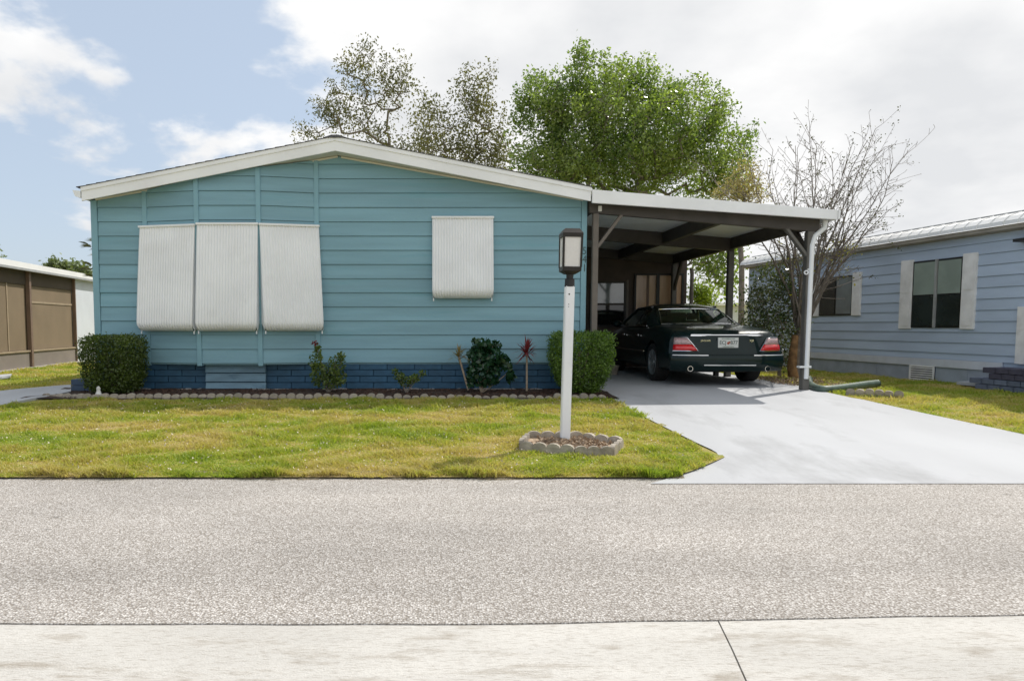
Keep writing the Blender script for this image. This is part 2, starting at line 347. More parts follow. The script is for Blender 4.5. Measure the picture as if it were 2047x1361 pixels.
def grass_colour(t, L):
    """patches of green and straw shared by the turf and its blades"""
    c = N(t, 'ShaderNodeTexCoord')
    mp = N(t, 'ShaderNodeMapping'); mp.inputs['Scale'].default_value = (0.55, 1.0, 1.0); L.new(c.outputs['Object'], mp.inputs[0])
    n = N(t, 'ShaderNodeTexNoise', i_Scale=1.15, i_Detail=8.0, i_Roughness=0.72); L.new(mp.outputs[0], n.inputs['Vector'])
    v = N(t, 'ShaderNodeTexNoise', i_Scale=55.0, i_Detail=2.0); L.new(c.outputs['Object'], v.inputs['Vector'])
    s = N(t, 'ShaderNodeMath', operation='MULTIPLY_ADD'); s.inputs[1].default_value = 0.45; L.new(v.outputs['Fac'], s.inputs[0]); L.new(n.outputs['Fac'], s.inputs[2])
    r = N(t, 'ShaderNodeValToRGB'); L.new(s.outputs[0], r.inputs[0])
    e = r.color_ramp.elements; e[0].position = 0.54; e[0].color = (0.20, 0.30, 0.028, 1); e[1].position = 0.92; e[1].color = (0.58, 0.47, 0.25, 1)
    x = e.new(0.67); x.color = (0.36, 0.42, 0.06, 1)
    x = e.new(0.765); x.color = (0.50, 0.44, 0.14, 1)
    return r.outputs[0]
def make_grass_mats():
    m = bpy.data.materials.new('grass_blade'); m.use_nodes = True; t = m.node_tree; L = t.links
    col = grass_colour(t, L); b = t.nodes['Principled BSDF']; b.inputs['Roughness'].default_value = 0.5
    L.new(col, b.inputs['Base Color'])
    tr = N(t, 'ShaderNodeBsdfTranslucent'); g = N(t, 'ShaderNodeMix', data_type='RGBA'); g.blend_type = 'MULTIPLY'; g.inputs[0].default_value = 1
    L.new(col, g.inputs[6]); g.inputs[7].default_value = (1.25, 1.3, 0.7, 1); L.new(g.outputs[2], tr.inputs[0])
    ms = N(t, 'ShaderNodeMixShader'); ms.inputs[0].default_value = 0.45
    L.new(b.outputs[0], ms.inputs[1]); L.new(tr.outputs[0], ms.inputs[2]); L.new(ms.outputs[0], t.nodes['Material Output'].inputs[0])
    m2 = bpy.data.materials.new('turf'); m2.use_nodes = True; t = m2.node_tree; L = t.links
    col = grass_colour(t, L); b = t.nodes['Principled BSDF']; b.inputs['Roughness'].default_value = 0.95
    g = N(t, 'ShaderNodeMix', data_type='RGBA'); g.blend_type = 'MULTIPLY'; g.inputs[0].default_value = 1
    L.new(col, g.inputs[6]); g.inputs[7].default_value = (0.75, 0.68, 0.7, 1); L.new(g.outputs[2], b.inputs['Base Color'])
    c = N(t, 'ShaderNodeTexCoord'); n = N(t, 'ShaderNodeTexNoise', i_Scale=60.0, i_Detail=4.0); L.new(c.outputs['Object'], n.inputs['Vector'])
    bp = N(t, 'ShaderNodeBump', i_Strength=0.9, i_Distance=0.03); L.new(n.outputs['Fac'], bp.inputs['Height']); L.new(bp.outputs[0], b.inputs['Normal'])
    return m, m2
GRASS, TURF = make_grass_mats()
def road_mat():
    m = bpy.data.materials.new('pale_aggregate_road'); m.use_nodes = True; t = m.node_tree; L = t.links; b = t.nodes['Principled BSDF']
    b.inputs['Roughness'].default_value = 0.85
    c = N(t, 'ShaderNodeTexCoord')
    v = N(t, 'ShaderNodeTexVoronoi', i_Scale=96.0); v.inputs['Randomness'].default_value = 1.0; L.new(c.outputs['Object'], v.inputs['Vector'])
    bw = N(t, 'ShaderNodeSeparateColor'); L.new(v.outputs['Color'], bw.inputs[0])
    r = N(t, 'ShaderNodeValToRGB'); L.new(bw.outputs[0], r.inputs[0]); e = r.color_ramp.elements
    e[0].position = 0.0; e[0].color = (0.31, 0.285, 0.26, 1); e[1].position = 1.0; e[1].color = (0.72, 0.70, 0.675, 1)
    x = e.new(0.35); x.color = (0.44, 0.415, 0.39, 1); x = e.new(0.75); x.color = (0.545, 0.52, 0.50, 1)
    # dark binder between the stones
    dm = N(t, 'ShaderNodeMapRange'); dm.inputs['From Min'].default_value = 0.40; dm.inputs['From Max'].default_value = 0.72; L.new(v.outputs['Distance'], dm.inputs['Value'])
    mx = N(t, 'ShaderNodeMix', data_type='RGBA'); mx.inputs[7].default_value = (0.23, 0.205, 0.18, 1); L.new(dm.outputs[0], mx.inputs[0]); L.new(r.outputs[0], mx.inputs[6])
    mp = N(t, 'ShaderNodeMapping'); mp.inputs['Scale'].default_value = (0.5, 1.2, 1); L.new(c.outputs['Object'], mp.inputs[0])
    n = N(t, 'ShaderNodeTexNoise', i_Scale=1.1, i_Detail=6.0, i_Roughness=0.6); L.new(mp.outputs[0], n.inputs['Vector'])
    mr = N(t, 'ShaderNodeMapRange'); mr.inputs['From Min'].default_value = 0.3; mr.inputs['From Max'].default_value = 0.7; mr.inputs['To Min'].default_value = 0.80; mr.inputs['To Max'].default_value = 1.02
    L.new(n.outputs['Fac'], mr.inputs['Value'])
    mp2 = N(t, 'ShaderNodeMapping'); mp2.inputs['Scale'].default_value = (0.10, 1.5, 1); L.new(c.outputs['Object'], mp2.inputs[0])
    n5 = N(t, 'ShaderNodeTexNoise', i_Scale=1.0, i_Detail=3.0); L.new(mp2.outputs[0], n5.inputs['Vector'])
    r5 = N(t, 'ShaderNodeMapRange'); r5.inputs['From Min'].default_value = 0.32; r5.inputs['From Max'].default_value = 0.68; r5.inputs['To Min'].default_value = 0.95; r5.inputs['To Max'].default_value = 1.09; L.new(n5.outputs['Fac'], r5.inputs['Value'])
    v6 = N(t, 'ShaderNodeTexVoronoi', i_Scale=2.3); mp3 = N(t, 'ShaderNodeMapping'); mp3.inputs['Scale'].default_value = (0.7, 1.6, 1); L.new(c.outputs['Object'], mp3.inputs[0])
    n6 = N(t, 'ShaderNodeTexNoise', i_Scale=14.0, i_Detail=3.0); L.new(c.outputs['Object'], n6.inputs['Vector'])
    a6 = N(t, 'ShaderNodeVectorMath', operation='MULTIPLY_ADD'); a6.inputs[1].default_value = (0.14, 0.14, 0.14); L.new(n6.outputs['Color'], a6.inputs[0]); L.new(mp3.outputs[0], a6.inputs[2]); L.new(a6.outputs[0], v6.inputs['Vector'])
    r6 = N(t, 'ShaderNodeMapRange'); r6.inputs['From Min'].default_value = 0.035; r6.inputs['From Max'].default_value = 0.075; r6.inputs['To Min'].default_value = 0.62; r6.inputs['To Max'].default_value = 1.0; L.new(v6.outputs['Distance'], r6.inputs['Value'])
    k5 = N(t, 'ShaderNodeMath', operation='MULTIPLY'); L.new(mr.outputs[0], k5.inputs[0]); L.new(r5.outputs[0], k5.inputs[1])
    k6 = N(t, 'ShaderNodeMath', operation='MULTIPLY'); L.new(k5.outputs[0], k6.inputs[0]); L.new(r6.outputs[0], k6.inputs[1])
    hv = N(t, 'ShaderNodeHueSaturation'); L.new(mx.outputs[2], hv.inputs['Color']); L.new(k6.outputs[0], hv.inputs['Value']); L.new(hv.outputs[0], b.inputs['Base Color'])
    inv = N(t, 'ShaderNodeMath', operation='SUBTRACT'); inv.inputs[0].default_value = 1; L.new(v.outputs['Distance'], inv.inputs[1])
    bp = N(t, 'ShaderNodeBump', i_Strength=0.7, i_Distance=0.008); L.new(inv.outputs[0], bp.inputs['Height']); L.new(bp.outputs[0], b.inputs['Normal'])
    return m
M['road'] = road_mat()
def gutter_mat():
    m = mat('streaked_gutter_concrete', (0.55, 0.535, 0.505), 0.9, 0.07, 2.0, 0.6, 200, stretch=(0.5, 1.8, 1), dirt=(0.30, 0.26, 0.21), dirt_scale=5.0, dirt_lo=0.55, dirt_hi=0.74)
    t = m.node_tree; L = t.links; b = t.nodes['Principled BSDF']; src = b.inputs['Base Color'].links[0].from_socket
    c = N(t, 'ShaderNodeTexCoord'); mp = N(t, 'ShaderNodeMapping'); mp.inputs['Scale'].default_value = (22, 150, 1); L.new(c.outputs['Object'], mp.inputs[0])
    n = N(t, 'ShaderNodeTexNoise', i_Scale=1.0, i_Detail=5.0, i_Roughness=0.7); L.new(mp.outputs[0], n.inputs['Vector'])
    mr = N(t, 'ShaderNodeMapRange'); mr.inputs['From Min'].default_value = 0.50; mr.inputs['From Max'].default_value = 0.72; mr.inputs['To Max'].default_value = 0.75; L.new(n.outputs['Fac'], mr.inputs['Value'])
    x = N(t, 'ShaderNodeMix', data_type='RGBA'); x.inputs[7].default_value = (0.25, 0.215, 0.175, 1); L.new(mr.outputs[0], x.inputs[0]); L.new(src, x.inputs[6]); L.new(x.outputs[2], b.inputs['Base Color'])
    return m
M['gutter'] = gutter_mat()

# ------------------------------------------------------------------ ground, road, driveway
def sheet(name, left, right, ys, dz, m, kind='structure', nx=8, thick=0.0, parent=None):
    """a strip between two boundary functions x=left(y), x=right(y), following the ground"""
    V, F = [], []
    for y in ys:
        a, b = left(y), right(y)
        for i in range(nx + 1): V.append((a + (b - a) * i / nx, y, gz(y) + dz))
    for j in range(len(ys) - 1):
        for i in range(nx): F.append((j*(nx+1)+i, j*(nx+1)+i+1, (j+1)*(nx+1)+i+1, (j+1)*(nx+1)+i))
    me = bpy.data.meshes.new(name); me.from_pydata(V, [], F)
    o = link(name, me, parent, m)
    if kind: o['kind'] = kind
    return o
lin = lambda a, b, n: [a + (b - a) * i / n for i in range(n + 1)]
YR0, YR1 = 2.93, 5.79        # near and far edge of the carriageway
b = MB(); b.add([(-900, -900, -0.42), (900, -900, -0.42), (900, 1500, -0.42), (-900, 1500, -0.42)], [(0, 1, 2, 3)])
tag(b.obj('ground', TURF), kind='structure')
ZROAD = -0.305
def gutter_edge(x): return YR0 - 0.005 + 0.10 * max(0, (x - 0.2)) / 2.3 * 0.9
nseg = 160
b = MB(); xs = lin(-24, 24, nseg)
jit = [random.uniform(-0.006, 0.006) for _ in xs]
b.add([(x, gutter_edge(x) + j, ZROAD) for x, j in zip(xs, jit)] + [(x, YR1 + 0.04, ZROAD) for x in xs], [(i, i+1, nseg+2+i, nseg+1+i) for i in range(nseg)])
b.add([(x, gutter_edge(x) + j, ZROAD) for x, j in zip(xs, jit)] + [(x, gutter_edge(x) + j, ZROAD - 0.05) for x, j in zip(xs, jit)], [(i+1, i, nseg+1+i, nseg+2+i) for i in range(nseg)])
tag(b.obj('road', M['road']), kind='structure')
b = MB(); b.add([(-24, -3.2, ZROAD), (24, -3.2, ZROAD), (24, 1.93, ZROAD), (-24, 1.93, ZROAD)], [(0, 1, 2, 3)])
tag(b.obj('road', M['road']), kind='structure')
gut = thing('gutter', None, None); gut['kind'] = 'structure'
joints = [-9.3, -6.25, -3.2, 1.25, 4.3, 7.4, 10.4]
for i in range(len(joints) - 1):
    g0, g1 = joints[i] + 0.0035, joints[i+1] - 0.0035
    sk = -0.20 if True else 0
    b = MB(); ys = [1.94, 2.2, 2.45, 2.7, 3.2]; zs = [-0.004, -0.018, -0.022, -0.009, -0.004]
    va = []
    for y, z in zip(ys, zs):
        s_ = (y - 2.95) * sk
        for x in (g0 - s_, g1 - s_): va.append((x, y, ZROAD + z))
    va += [(v[0], v[1], v[2] - 0.12) for v in va]; n = len(ys)*2
    fs = [(2*j, 2*j+1, 2*j+3, 2*j+2) for j in range(len(ys)-1)] + [(2*j+2+n, 2*j+3+n, 2*j+1+n, 2*j+n) for j in range(len(ys)-1)]
    fs += [(2*j, 2*j+2, 2*j+2+n, 2*j+n) for j in range(len(ys)-1)] + [(2*j+1, 2*j+1+n, 2*j+3+n, 2*j+3) for j in range(len(ys)-1)]
    b.add(va, fs).obj('slab', M['gutter'], gut)

# driveway boundaries measured on the ground
dl = [gp(*p) for p in ((1300, 963), (1335, 953), (1380, 938), (1440, 913), (1432, 905), (1395, 888), (1340, 861), (1290, 836), (1245, 812), (1222, 798), (1205, 790))]
DLY = [p.y for p in dl]; DLX = [p.x for p in dl]
o_ = np.argsort(DLY); DLY = [DLY[i] for i in o_]; DLX = [DLX[i] for i in o_]
def drive_left(y):
    if y > DLY[-1]: return max(DLX[-1] - (y - DLY[-1]) * 0.3, 2.36)
    return float(np.interp(y, DLY, DLX))
drr = [gp(1605, 776), gp(1700, 796), gp(1850, 828), gp(2047, 870)]
p0, p1 = drr[-1], drr[-2]; drr.append(p0 + (p0 - p1).normalized() * 1.6)
DRY = [p.y for p in drr][::-1]; DRX = [p.x for p in drr][::-1]
def drive_right(y):
    if y < DRY[0]: return DRX[0] + (DRY[0] - y) * 1.4
    if y > DRY[-1]: return DRX[-1] + 0.12
    return float(np.interp(y, DRY, DRX))
ysd = sorted(set([5.72] + lin(5.76, 11.0, 60) + DLY + lin(11.0, 16.2, 8)))
drv_o = sheet('driveway', drive_left, drive_right, ysd, 0.012, M['concrete_white'], nx=10)
for v in drv_o.data.vertices:
    k = min(1.0, max(0.0, (v.co.y - 5.72) / 0.9)); v.co.z = (ZROAD + 0.005) * (1 - k) + v.co.z * k if k < 1 else v.co.z
# lawn terrain
GX0, GX1 = -32, 34
ysl = [5.92] + lin(6.0, 10.5, 24) + [12, 16, 22, 30, 45]
sheet('lawn', lambda y: GX0, lambda y: drive_left(y) + (0.04 if y < 9.4 else 0.6), sorted(ysl[:16] + DLY[1:]) , 0.0, TURF, nx=40)
sheet('lawn', lambda y: drive_right(y) - 0.04, lambda y: GX1, sorted(ysl[:16] + DRY[1:-1]), 0.0, TURF, nx=30)
sheet('lawn', lambda y: GX0, lambda y: GX1, ysl[15:], 0.0, TURF, nx=40)
XA = drive_left(5.86) + 0.02; nv = 900; V, F = [], []
for k in range(nv + 1):
    x = -12 + (XA + 12) * k / nv
    w = 0.018 * math.sin(x * 5.1 + 2 * math.sin(x * 1.7)) + 0.012 * math.sin(x * 17 + 3 * math.sin(x * 4.3)) + random.uniform(-0.008, 0.008)
    V += [(x, 5.93, gz(5.93) + 0.001), (x, 5.825 + w, gz(5.83) + 0.002), (x, 5.79 + w, ZROAD + 0.010), (x, 5.755 + w * 1.6, ZROAD + 0.002), (x, 5.74 + w * 1.6, ZROAD - 0.02)]
for k in range(nv):
    for j in range(4): F.append((5*k+j, 5*k+5+j, 5*k+6+j, 5*k+1+j))
M['soil'] = mat('sandy_soil', (0.20, 0.165, 0.115), 0.95, 0.3, 30, 0.5, 60, col2=(0.10, 0.085, 0.055))
tag(MB().add(V, F).obj('lawn_edge', M['soil']), kind='structure')
# walkway at the left
wk = [gp(*p) for p in ((-120, 838), (0, 814), (100, 795), (142, 786))]
wk2 = [gp(*p) for p in ((-120, 800), (0, 785), (70, 778), (142, 772))]
b = MB(); n = 12; A, B = [], []
for i in range(n + 1):
    t = i / n * 3; k = min(int(t), 2); f = t - k
    A.append(wk[k].lerp(wk[k+1], f)); B.append(wk2[k].lerp(wk2[k+1], f))
b.add([(p.x, p.y, gz(p.y) + 0.03) for p in A] + [(p.x, p.y, gz(p.y) + 0.03) for p in B] + [(p.x, p.y, gz(p.y) - 0.05) for p in A], [(i, i+1, n+2+i, n+1+i) for i in range(n)] + [(i+1, i, 2*n+2+i, 2*n+3+i) for i in range(n)])
tag(b.obj('walkway', M['path']), kind='structure')
WALK = [(p.x, p.y) for p in A] + [(p.x, p.y) for p in B[::-1]]
# mulch bed in front of the house
YE = 9.36
o = sheet('flower_bed', lambda y: -5.5, lambda y: 2.55, lin(YE - 0.02, 10.5, 8), 0.016, M['mulch'], nx=30)
for v in o.data.vertices: v.co.z += random.uniform(-0.006, 0.02)

# ------------------------------------------------------------------ the teal house
YW, YF, YB = 10.45, 10.15, 27.0               # front wall, fascia plane, back
XL, XR, XM = at(183, 400, YW).x, at(1172, 400, YW).x, at(670, 300, YF).x              # corners and ridge
ZE, ZR = at(192, 399, YW).z, at(690, 313, YW).z                          # wall top at the corners and at the ridge
SLP = (ZR - ZE) / (XM - at(192, 399, YW).x)
house = thing('mobile_home', 'teal lap-sided single-storey home with low white gable and closed white window awnings', 'house', (XM, YW, 0))
hp = lambda x, y: Vector((x, y, 0))
ZSK = at(900, 725, YW).z                                   # top of the skirting
PITCHB = (at(900, 415.5, YW).z - ZSK) / 11
def roof_z(x): return ZR - SLP * abs(x - XM)
def boards(parent, a, b, z0, z1, mname, pitch=PITCHB, zphase=ZSK, gable=True, proud=0.017, topclip=None, name='board'):
    """lap boards on the wall segment a-b (plan), outward normal to the camera's side"""
    a, b = Vector(a), Vector(b); d = (b - a); Lg = d.length; d.normalize(); nrm = Vector((d.y, -d.x, 0))
    z = zphase + math.floor((z0 - zphase) / pitch + 1e-6) * pitch
    while z < z1 - 0.004:
        lo, hi = max(z, z0), min(z + pitch, z1)
        poly = [(0.0, lo + 0.005), (Lg, lo + 0.005), (Lg, hi), (0.0, hi)]
        if gable:   # z <= ZR - SLP*|x-XM|
            for sg in (1, -1):
                # sg*(x-XM)*SLP + z <= ZR ; x = a.x + s*d.x
                poly = clip(poly, sg * SLP * d.x, 1.0, ZR - sg * SLP * (a.x - XM)) if poly else poly
        if len(poly) >= 3:
            f = lambda zz: 0.003 + proud * max(0.0, 1 - (zz - z) / pitch)
            front = [a + d * s + Vector((0, 0, zz)) + nrm * f(zz) for s, zz in poly]
            back = [a + d * s + Vector((0, 0, zz)) - nrm * 0.004 for s, zz in poly]
            n = len(poly)
            mb = MB().add(front + back, [tuple(range(n)), tuple(range(n, 2*n))[::-1]] + [(i, n+i, n+(i+1) % n, (i+1) % n) for i in range(n)])
            mb.obj(name, M[mname], parent)
        z += pitch
bx = [at(292, 500, YW).x, at(395, 500, 10.26).x, at(518, 500, 10.26).x, at(634, 500, YW).x]
YBAY = 10.26
bayp = [Vector((bx[0], YW, 0)), Vector((bx[1], YBAY, 0)), Vector((bx[2], YBAY, 0)), Vector((bx[3], YW, 0))]
# backing walls (front gable, sides, back)
mb = MB(); mb.prism([(XL + 0.01, YW + 0.012, ZSK - 0.02), (XR - 0.01, YW + 0.012, ZSK - 0.02), (XR - 0.01, YW + 0.012, roof_z(XR)), (XM, YW + 0.012, ZR), (XL + 0.01, YW + 0.012, roof_z(XL))], (0, 0.1, 0))
mb.obj('wall', M['teal'], house)
mb = MB()
for i in range(3):
    p, q = bayp[i], bayp[i+1]
    mb.add([(p.x, p.y + 0.010, ZSK - 0.02), (q.x, q.y + 0.010, ZSK - 0.02), (q.x, q.y + 0.010, roof_z(q.x)), (p.x, p.y + 0.010, roof_z(p.x))], [(0, 1, 2, 3)])
mb.add([(p.x, p.y + 0.01, ZSK - 0.02) for p in bayp], [(0, 1, 2, 3)])
mb.obj('bay_wall', M['teal'], house)
for sx, nm in ((XL, 'side_wall'), (XR, 'side_wall')):
    s = 1 if sx > 0 else -1
    MB().box(min(sx, sx - s*0.1), max(sx, sx - s*0.1), YW + 0.115, YB, 0.0, roof_z(sx)).obj(nm, M['teal'], house)
MB().prism([(XL, YB, 0), (XR, YB, 0), (XR, YB, roof_z(XR)), (XM, YB, ZR), (XL, YB, roof_z(XL))], (0, 0.1, 0)).obj('back_wall', M['teal'], house)
boards(house, hp(XL + 0.09, YW), hp(bx[0] - 0.03, YW), ZSK, 3.6, 'teal')
for i in range(3): boards(house, bayp[i], bayp[i+1], ZSK, 3.6, 'teal')
boards(house, hp(bx[3] + 0.03, YW), hp(XR - 0.075, YW), ZSK, 3.6, 'teal')
for x0, x1 in ((XL - 0.01, XL + 0.085), (XR - 0.07, XR + 0.012)):
    MB().box(x0, x1, YW - 0.026, YW + 0.1, ZSK - 0.01, roof_z((x0 + x1) / 2) - 0.01).obj('corner_trim', M['teal_trim'], house, bevel=0.004)
for i, p in enumerate(bayp):
    MB().box(p.x - 0.035, p.x + 0.035, p.y - 0.030, p.y + 0.06, ZSK - 0.035, roof_z(p.x) - 0.006).obj('bay_trim', M['teal_trim'], house, bevel=0.004)
# fascia, drip edge, soffit
def gable_strip(name, zlo, zhi, y0, y1, m, x0=XL - 0.0, x1=XR - 0.0, ext=0.0):
    out = []
    for xa, xb in ((x0, XM), (XM, x1)):
        za, zb = ZR - SLP2 * abs(xa - XM), ZR - SLP2 * abs(xb - XM)
        out.append(MB().prism([(xa, y0, za + zlo), (xb, y0, zb + zlo), (xb, y0, zb + zhi), (xa, y0, za + zhi)], (0, y1 - y0, 0)).obj(name, m, house, bevel=0.003))
    return out
zfr = at(670, 300.6, YF).z; SLP2 = (zfr - at(178, 398, YF).z) / (XM - at(178, 398, YF).x)
gable_strip('fascia', 0.010, 0.150, YF, YF + 0.03, M['white'], XL, XR + 0.0)
gable_strip('drip_edge', 0.146, 0.205, YF - 0.014, YF + 0.03, M['white'], XL - 0.005, XR + 0.005)
for xa, xb in ((XL + 0.02, XM), (XM, XR)):
    za, zb = roof_z(xa) + 0.012, roof_z(xb) + 0.012
    MB().add([(xa, YF + 0.031, za), (xb, YF + 0.031, zb), (xb, YW - 0.0, zb), (xa, YW - 0.0, za)] + [(xa, YF + 0.031, za + .02), (xb, YF + 0.031, zb + .02), (xb, YW, zb + .02), (xa, YW, za + .02)],
             [(3, 2, 1, 0), (4, 5, 6, 7), (0, 1, 5, 4), (1, 2, 6, 5), (2, 3, 7, 6), (3, 0, 4, 7)]).obj('soffit', M['soffit'], house)
    MB().bar((xa + 0.05, YW - 0.022, roof_z(xa + 0.05) - 0.008), (xb - (0 if xb == XM else 0.05), YW - 0.022, roof_z(xb - (0 if xb == XM else 0.05)) - 0.008), 0.012, 0.026).obj('soffit_trim', M['soffit'], house)
# roof slopes with stepped shingle courses
for sg, xe in ((-1, XL - 0.06), (1, XR + 0.02)):
    mb = MB(); n = 26; Lx = abs(xe - XM)
    for k in range(n):
        xa, xb = XM + sg * Lx * k / n, XM + sg * Lx * (k + 1) / n
        za, zb = ZR + 0.207 - SLP2 * abs(xa - XM), ZR + 0.207 - SLP2 * abs(xb - XM)
        mb.prism([(xa, YF - 0.025, za), (xb, YF - 0.025, zb), (xb, YF - 0.025, zb + 0.012), (xa, YF - 0.025, za + 0.004)], (0, YB - YF + 0.2, 0))
    mb.obj('roof', M['shingle'], house)
MB().prism([(XM - 0.17, YF - 0.03, ZR + 0.185), (XM + 0.17, YF - 0.03, ZR + 0.185), (XM + 0.05, YF - 0.03, ZR + 0.225), (XM - 0.05, YF - 0.03, ZR + 0.225)], (0, YB - YF + 0.2, 0)).obj('ridge_cap', M['shingle'], house)
# gutter along the left eave
zt = ZR - SLP2 * (XM - XL) + 0.15
MB().prism([(XL - 0.012, YF, zt - 0.10), (XL - 0.09, YF, zt - 0.075), (XL - 0.125, YF, zt + 0.012), (XL - 0.115, YF, zt + 0.012), (XL - 0.082, YF, zt - 0.065), (XL - 0.02, YF, zt - 0.088), (XL - 0.012, YF, zt)], (0, 12, 0)).obj('roof_gutter', M['white_metal'], house)
MB().prism([(XL - 0.012, YF - 0.004, zt - 0.10), (XL - 0.09, YF - 0.004, zt - 0.075), (XL - 0.125, YF - 0.004, zt + 0.012), (XL - 0.012, YF - 0.004, zt + 0.0)], (0, 0.004, 0)).obj('gutter_end_cap', M['white_metal'], house)
# skirting of painted blocks
MB().box(XL + 0.03, XR - 0.03, YW + 0.035, YW + 0.11, -0.05, ZSK).obj('skirting_backing', M['mortar'], house)
bh, bw = (ZSK - 0.03) / 4 - 0.002, 0.41
brick_me = MB().box(-bw/2 + 0.005, bw/2 - 0.005, 0, 0.05, 0.004, bh - 0.004).mesh('brick', bevel=0.005); brick_me.materials.append(M['navy'])
brick_half = MB().box(-bw/4 + 0.005, bw/4 - 0.005, 0, 0.05, 0.004, bh - 0.004).mesh('brick', bevel=0.005); brick_half.materials.append(M['navy'])
for r in range(4):
    z = 0.02 + r * (ZSK - 0.03) / 4
    x = XL + 0.03 + (bw/2 if r % 2 == 0 else bw)
    if r % 2: o = link('brick', brick_half, house); o.location = (XL + 0.03 + bw/4, YW + 0.012, z)
    while x + bw/2 < XR + 0.02:
        o = link('brick', brick_me, house); o.location = (x, YW + 0.012 + random.uniform(-0.003, 0.003), z); x += bw
for k, (za, zb) in enumerate(((0.27, 0.385), (0.135, 0.255), (0.03, 0.12))):
    p, q = bayp[1], bayp[2]
    MB().add([(p.x + .03, YBAY + 0.13, za), (q.x + .03, YBAY + 0.13, za), (q.x + .03, YBAY + 0.155, zb), (p.x + .03, YBAY + 0.155, zb), (p.x + .03, YBAY + 0.19, za), (q.x + .03, YBAY + 0.19, za), (q.x + .03, YBAY + 0.19, zb), (p.x + .03, YBAY + 0.19, zb)],
             [(0, 1, 2, 3), (7, 6, 5, 4), (0, 4, 5, 1), (1, 5, 6, 2), (2, 6, 7, 3), (3, 7, 4, 0)]).obj('skirting_board', M['slate_board'], house)
n = 90; top, V, F = 0.022, [], []
for i in range(n + 1):
    x = XL + (XR - XL) * i / n; yf = YW - 0.05 - random.uniform(0, 0.05); zz = 0.022 + random.uniform(-0.012, 0.010)
    V += [(x, yf, -0.06), (x, yf, zz), (x, YW + 0.03, zz)]
for i in range(n): F += [(3*i, 3*i+3, 3*i+4, 3*i+1), (3*i+1, 3*i+4, 3*i+5, 3*i+2)]
MB().add(V, F).obj('footing', M['bed_footing'], house)

# closed awnings: ribbed sheet hinged at the top, rolled under at the bottom
def awning(c0, c1, ztop, zbot, out, hinge=0.05, inset=0.0, lean=0.0):
    a, b_ = Vector(c0), Vector(c1); d = (b_ - a); W = d.length; d.normalize(); nrm = Vector((d.y, -d.x, 0))
    rad = 0.13
    prof = [(hinge, ztop)]
    for i in range(1, 7): prof.append((hinge + (out - hinge) * (i / 6) ** 0.9, ztop + (zbot + rad - ztop) * i / 6))
    for i in range(1, 8):
        t = R(100) * i / 7; prof.append((out - rad * (1 - math.cos(t)), zbot + rad - rad * math.sin(t)))
    nr = max(8, int(W / 0.040)); V, F = [], []
    for j in range(nr * 2 + 1):
        s = W * j / (nr * 2); dep = 0.0065 if j % 2 else -0.0065
        for i, (o_, z) in enumerate(prof):
            k = max(0.0, (ztop - z) / (ztop - zbot))
            ins = 0.075 * max(0.0, (i - 6) / 7) ** 2 * (1 - 2 * s / W)
            V.append(a + d * (s + lean * k + ins) + nrm * (o_ + dep) + Vector((0, 0, z)))
    P = len(prof)
    for j in range(nr * 2):
        for i in range(P - 1): F.append((j*P+i, (j+1)*P+i, (j+1)*P+i+1, j*P+i+1))
    root = MB().add(V, F).obj('awning', M['white_metal'], house, smooth=35)
    MB().bar(a + nrm * (hinge + 0.0) + Vector((0, 0, ztop + 0.012)) - d*0.01, b_ + nrm * (hinge + 0.0) + Vector((0, 0, ztop + 0.012)) + d*0.01, 0.05, 0.03).obj('hinge_rail', M['white_metal'], root, bevel=0.004)
    # side leaves that close the gap to the wall
    for s in (0.006, W - 0.006):
        pl = [a + d * (s + lean * max(0, (ztop - z)/(ztop - zbot))) + nrm * (o_ - 0.012) + Vector((0, 0, z)) for o_, z in prof[:12]]
        pl += [a + d * s + nrm * 0.03 + Vector((0, 0, zbot + 0.12)), a + d * s + nrm * 0.03 + Vector((0, 0, ztop - 0.1))]
        MB().prism(pl, d * 0.004).obj('side_leaf', M['white_metal'], root)
    for s in (0.02, W - 0.02):
        p = a + d * (s + lean) + Vector((0, 0, zbot - 0.004))
        MB().tube([p + nrm * 0.02 + Vector((0, 0, 0.07)), p + nrm * (out - 0.09) + Vector((0, 0, 0.0)), p + nrm * (out - 0.09) + Vector((0, 0, -0.035))], 0.009, 6).obj('arm', M['white_metal'], root)
    return root
za, zb = at(450, 449, 10.2).z, at(450, 662, 10.05).z
def seg(p, q, a, b): return p.lerp(q, a), p.lerp(q, b)
s0 = seg(bayp[0], bayp[1], -0.08, 0.985); awning(s0[0], s0[1], za - 0.015, zb, 0.22, lean=0.025)
s1 = seg(bayp[1], bayp[2], 0.012, 0.995); awning(s1[0], s1[1], za, zb, 0.22)
s2 = seg(bayp[2], bayp[3], 0.012, 1.03); awning(s2[0], s2[1], za - 0.005, zb, 0.22, lean=0.045)
for s_, w_ in ((s0, M['teal_trim']), (s1, M['teal_trim']), (s2, M['teal_trim'])):
    a, b_ = s_; d = (b_ - a).normalized(); nrm = Vector((d.y, -d.x, 0))
    f = MB()
    q = [a + d*0.06 + nrm*0.022, b_ - d*0.06 + nrm*0.022]
    f.add([q[0] + Vector((0, 0, zb + 0.15)), q[1] + Vector((0, 0, zb + 0.15)), q[1] + Vector((0, 0, za - 0.1)), q[0] + Vector((0, 0, za - 0.1))], [(0, 1, 2, 3)])
    f.obj('window', M['dark_glass'], house)
wa, wb = at(864, 436, YW - 0.06), at(984, 596, YW - 0.18)
awning((wa.x, YW, 0), (wb.x + 0.02, YW, 0), wa.z, wb.z, 0.19)
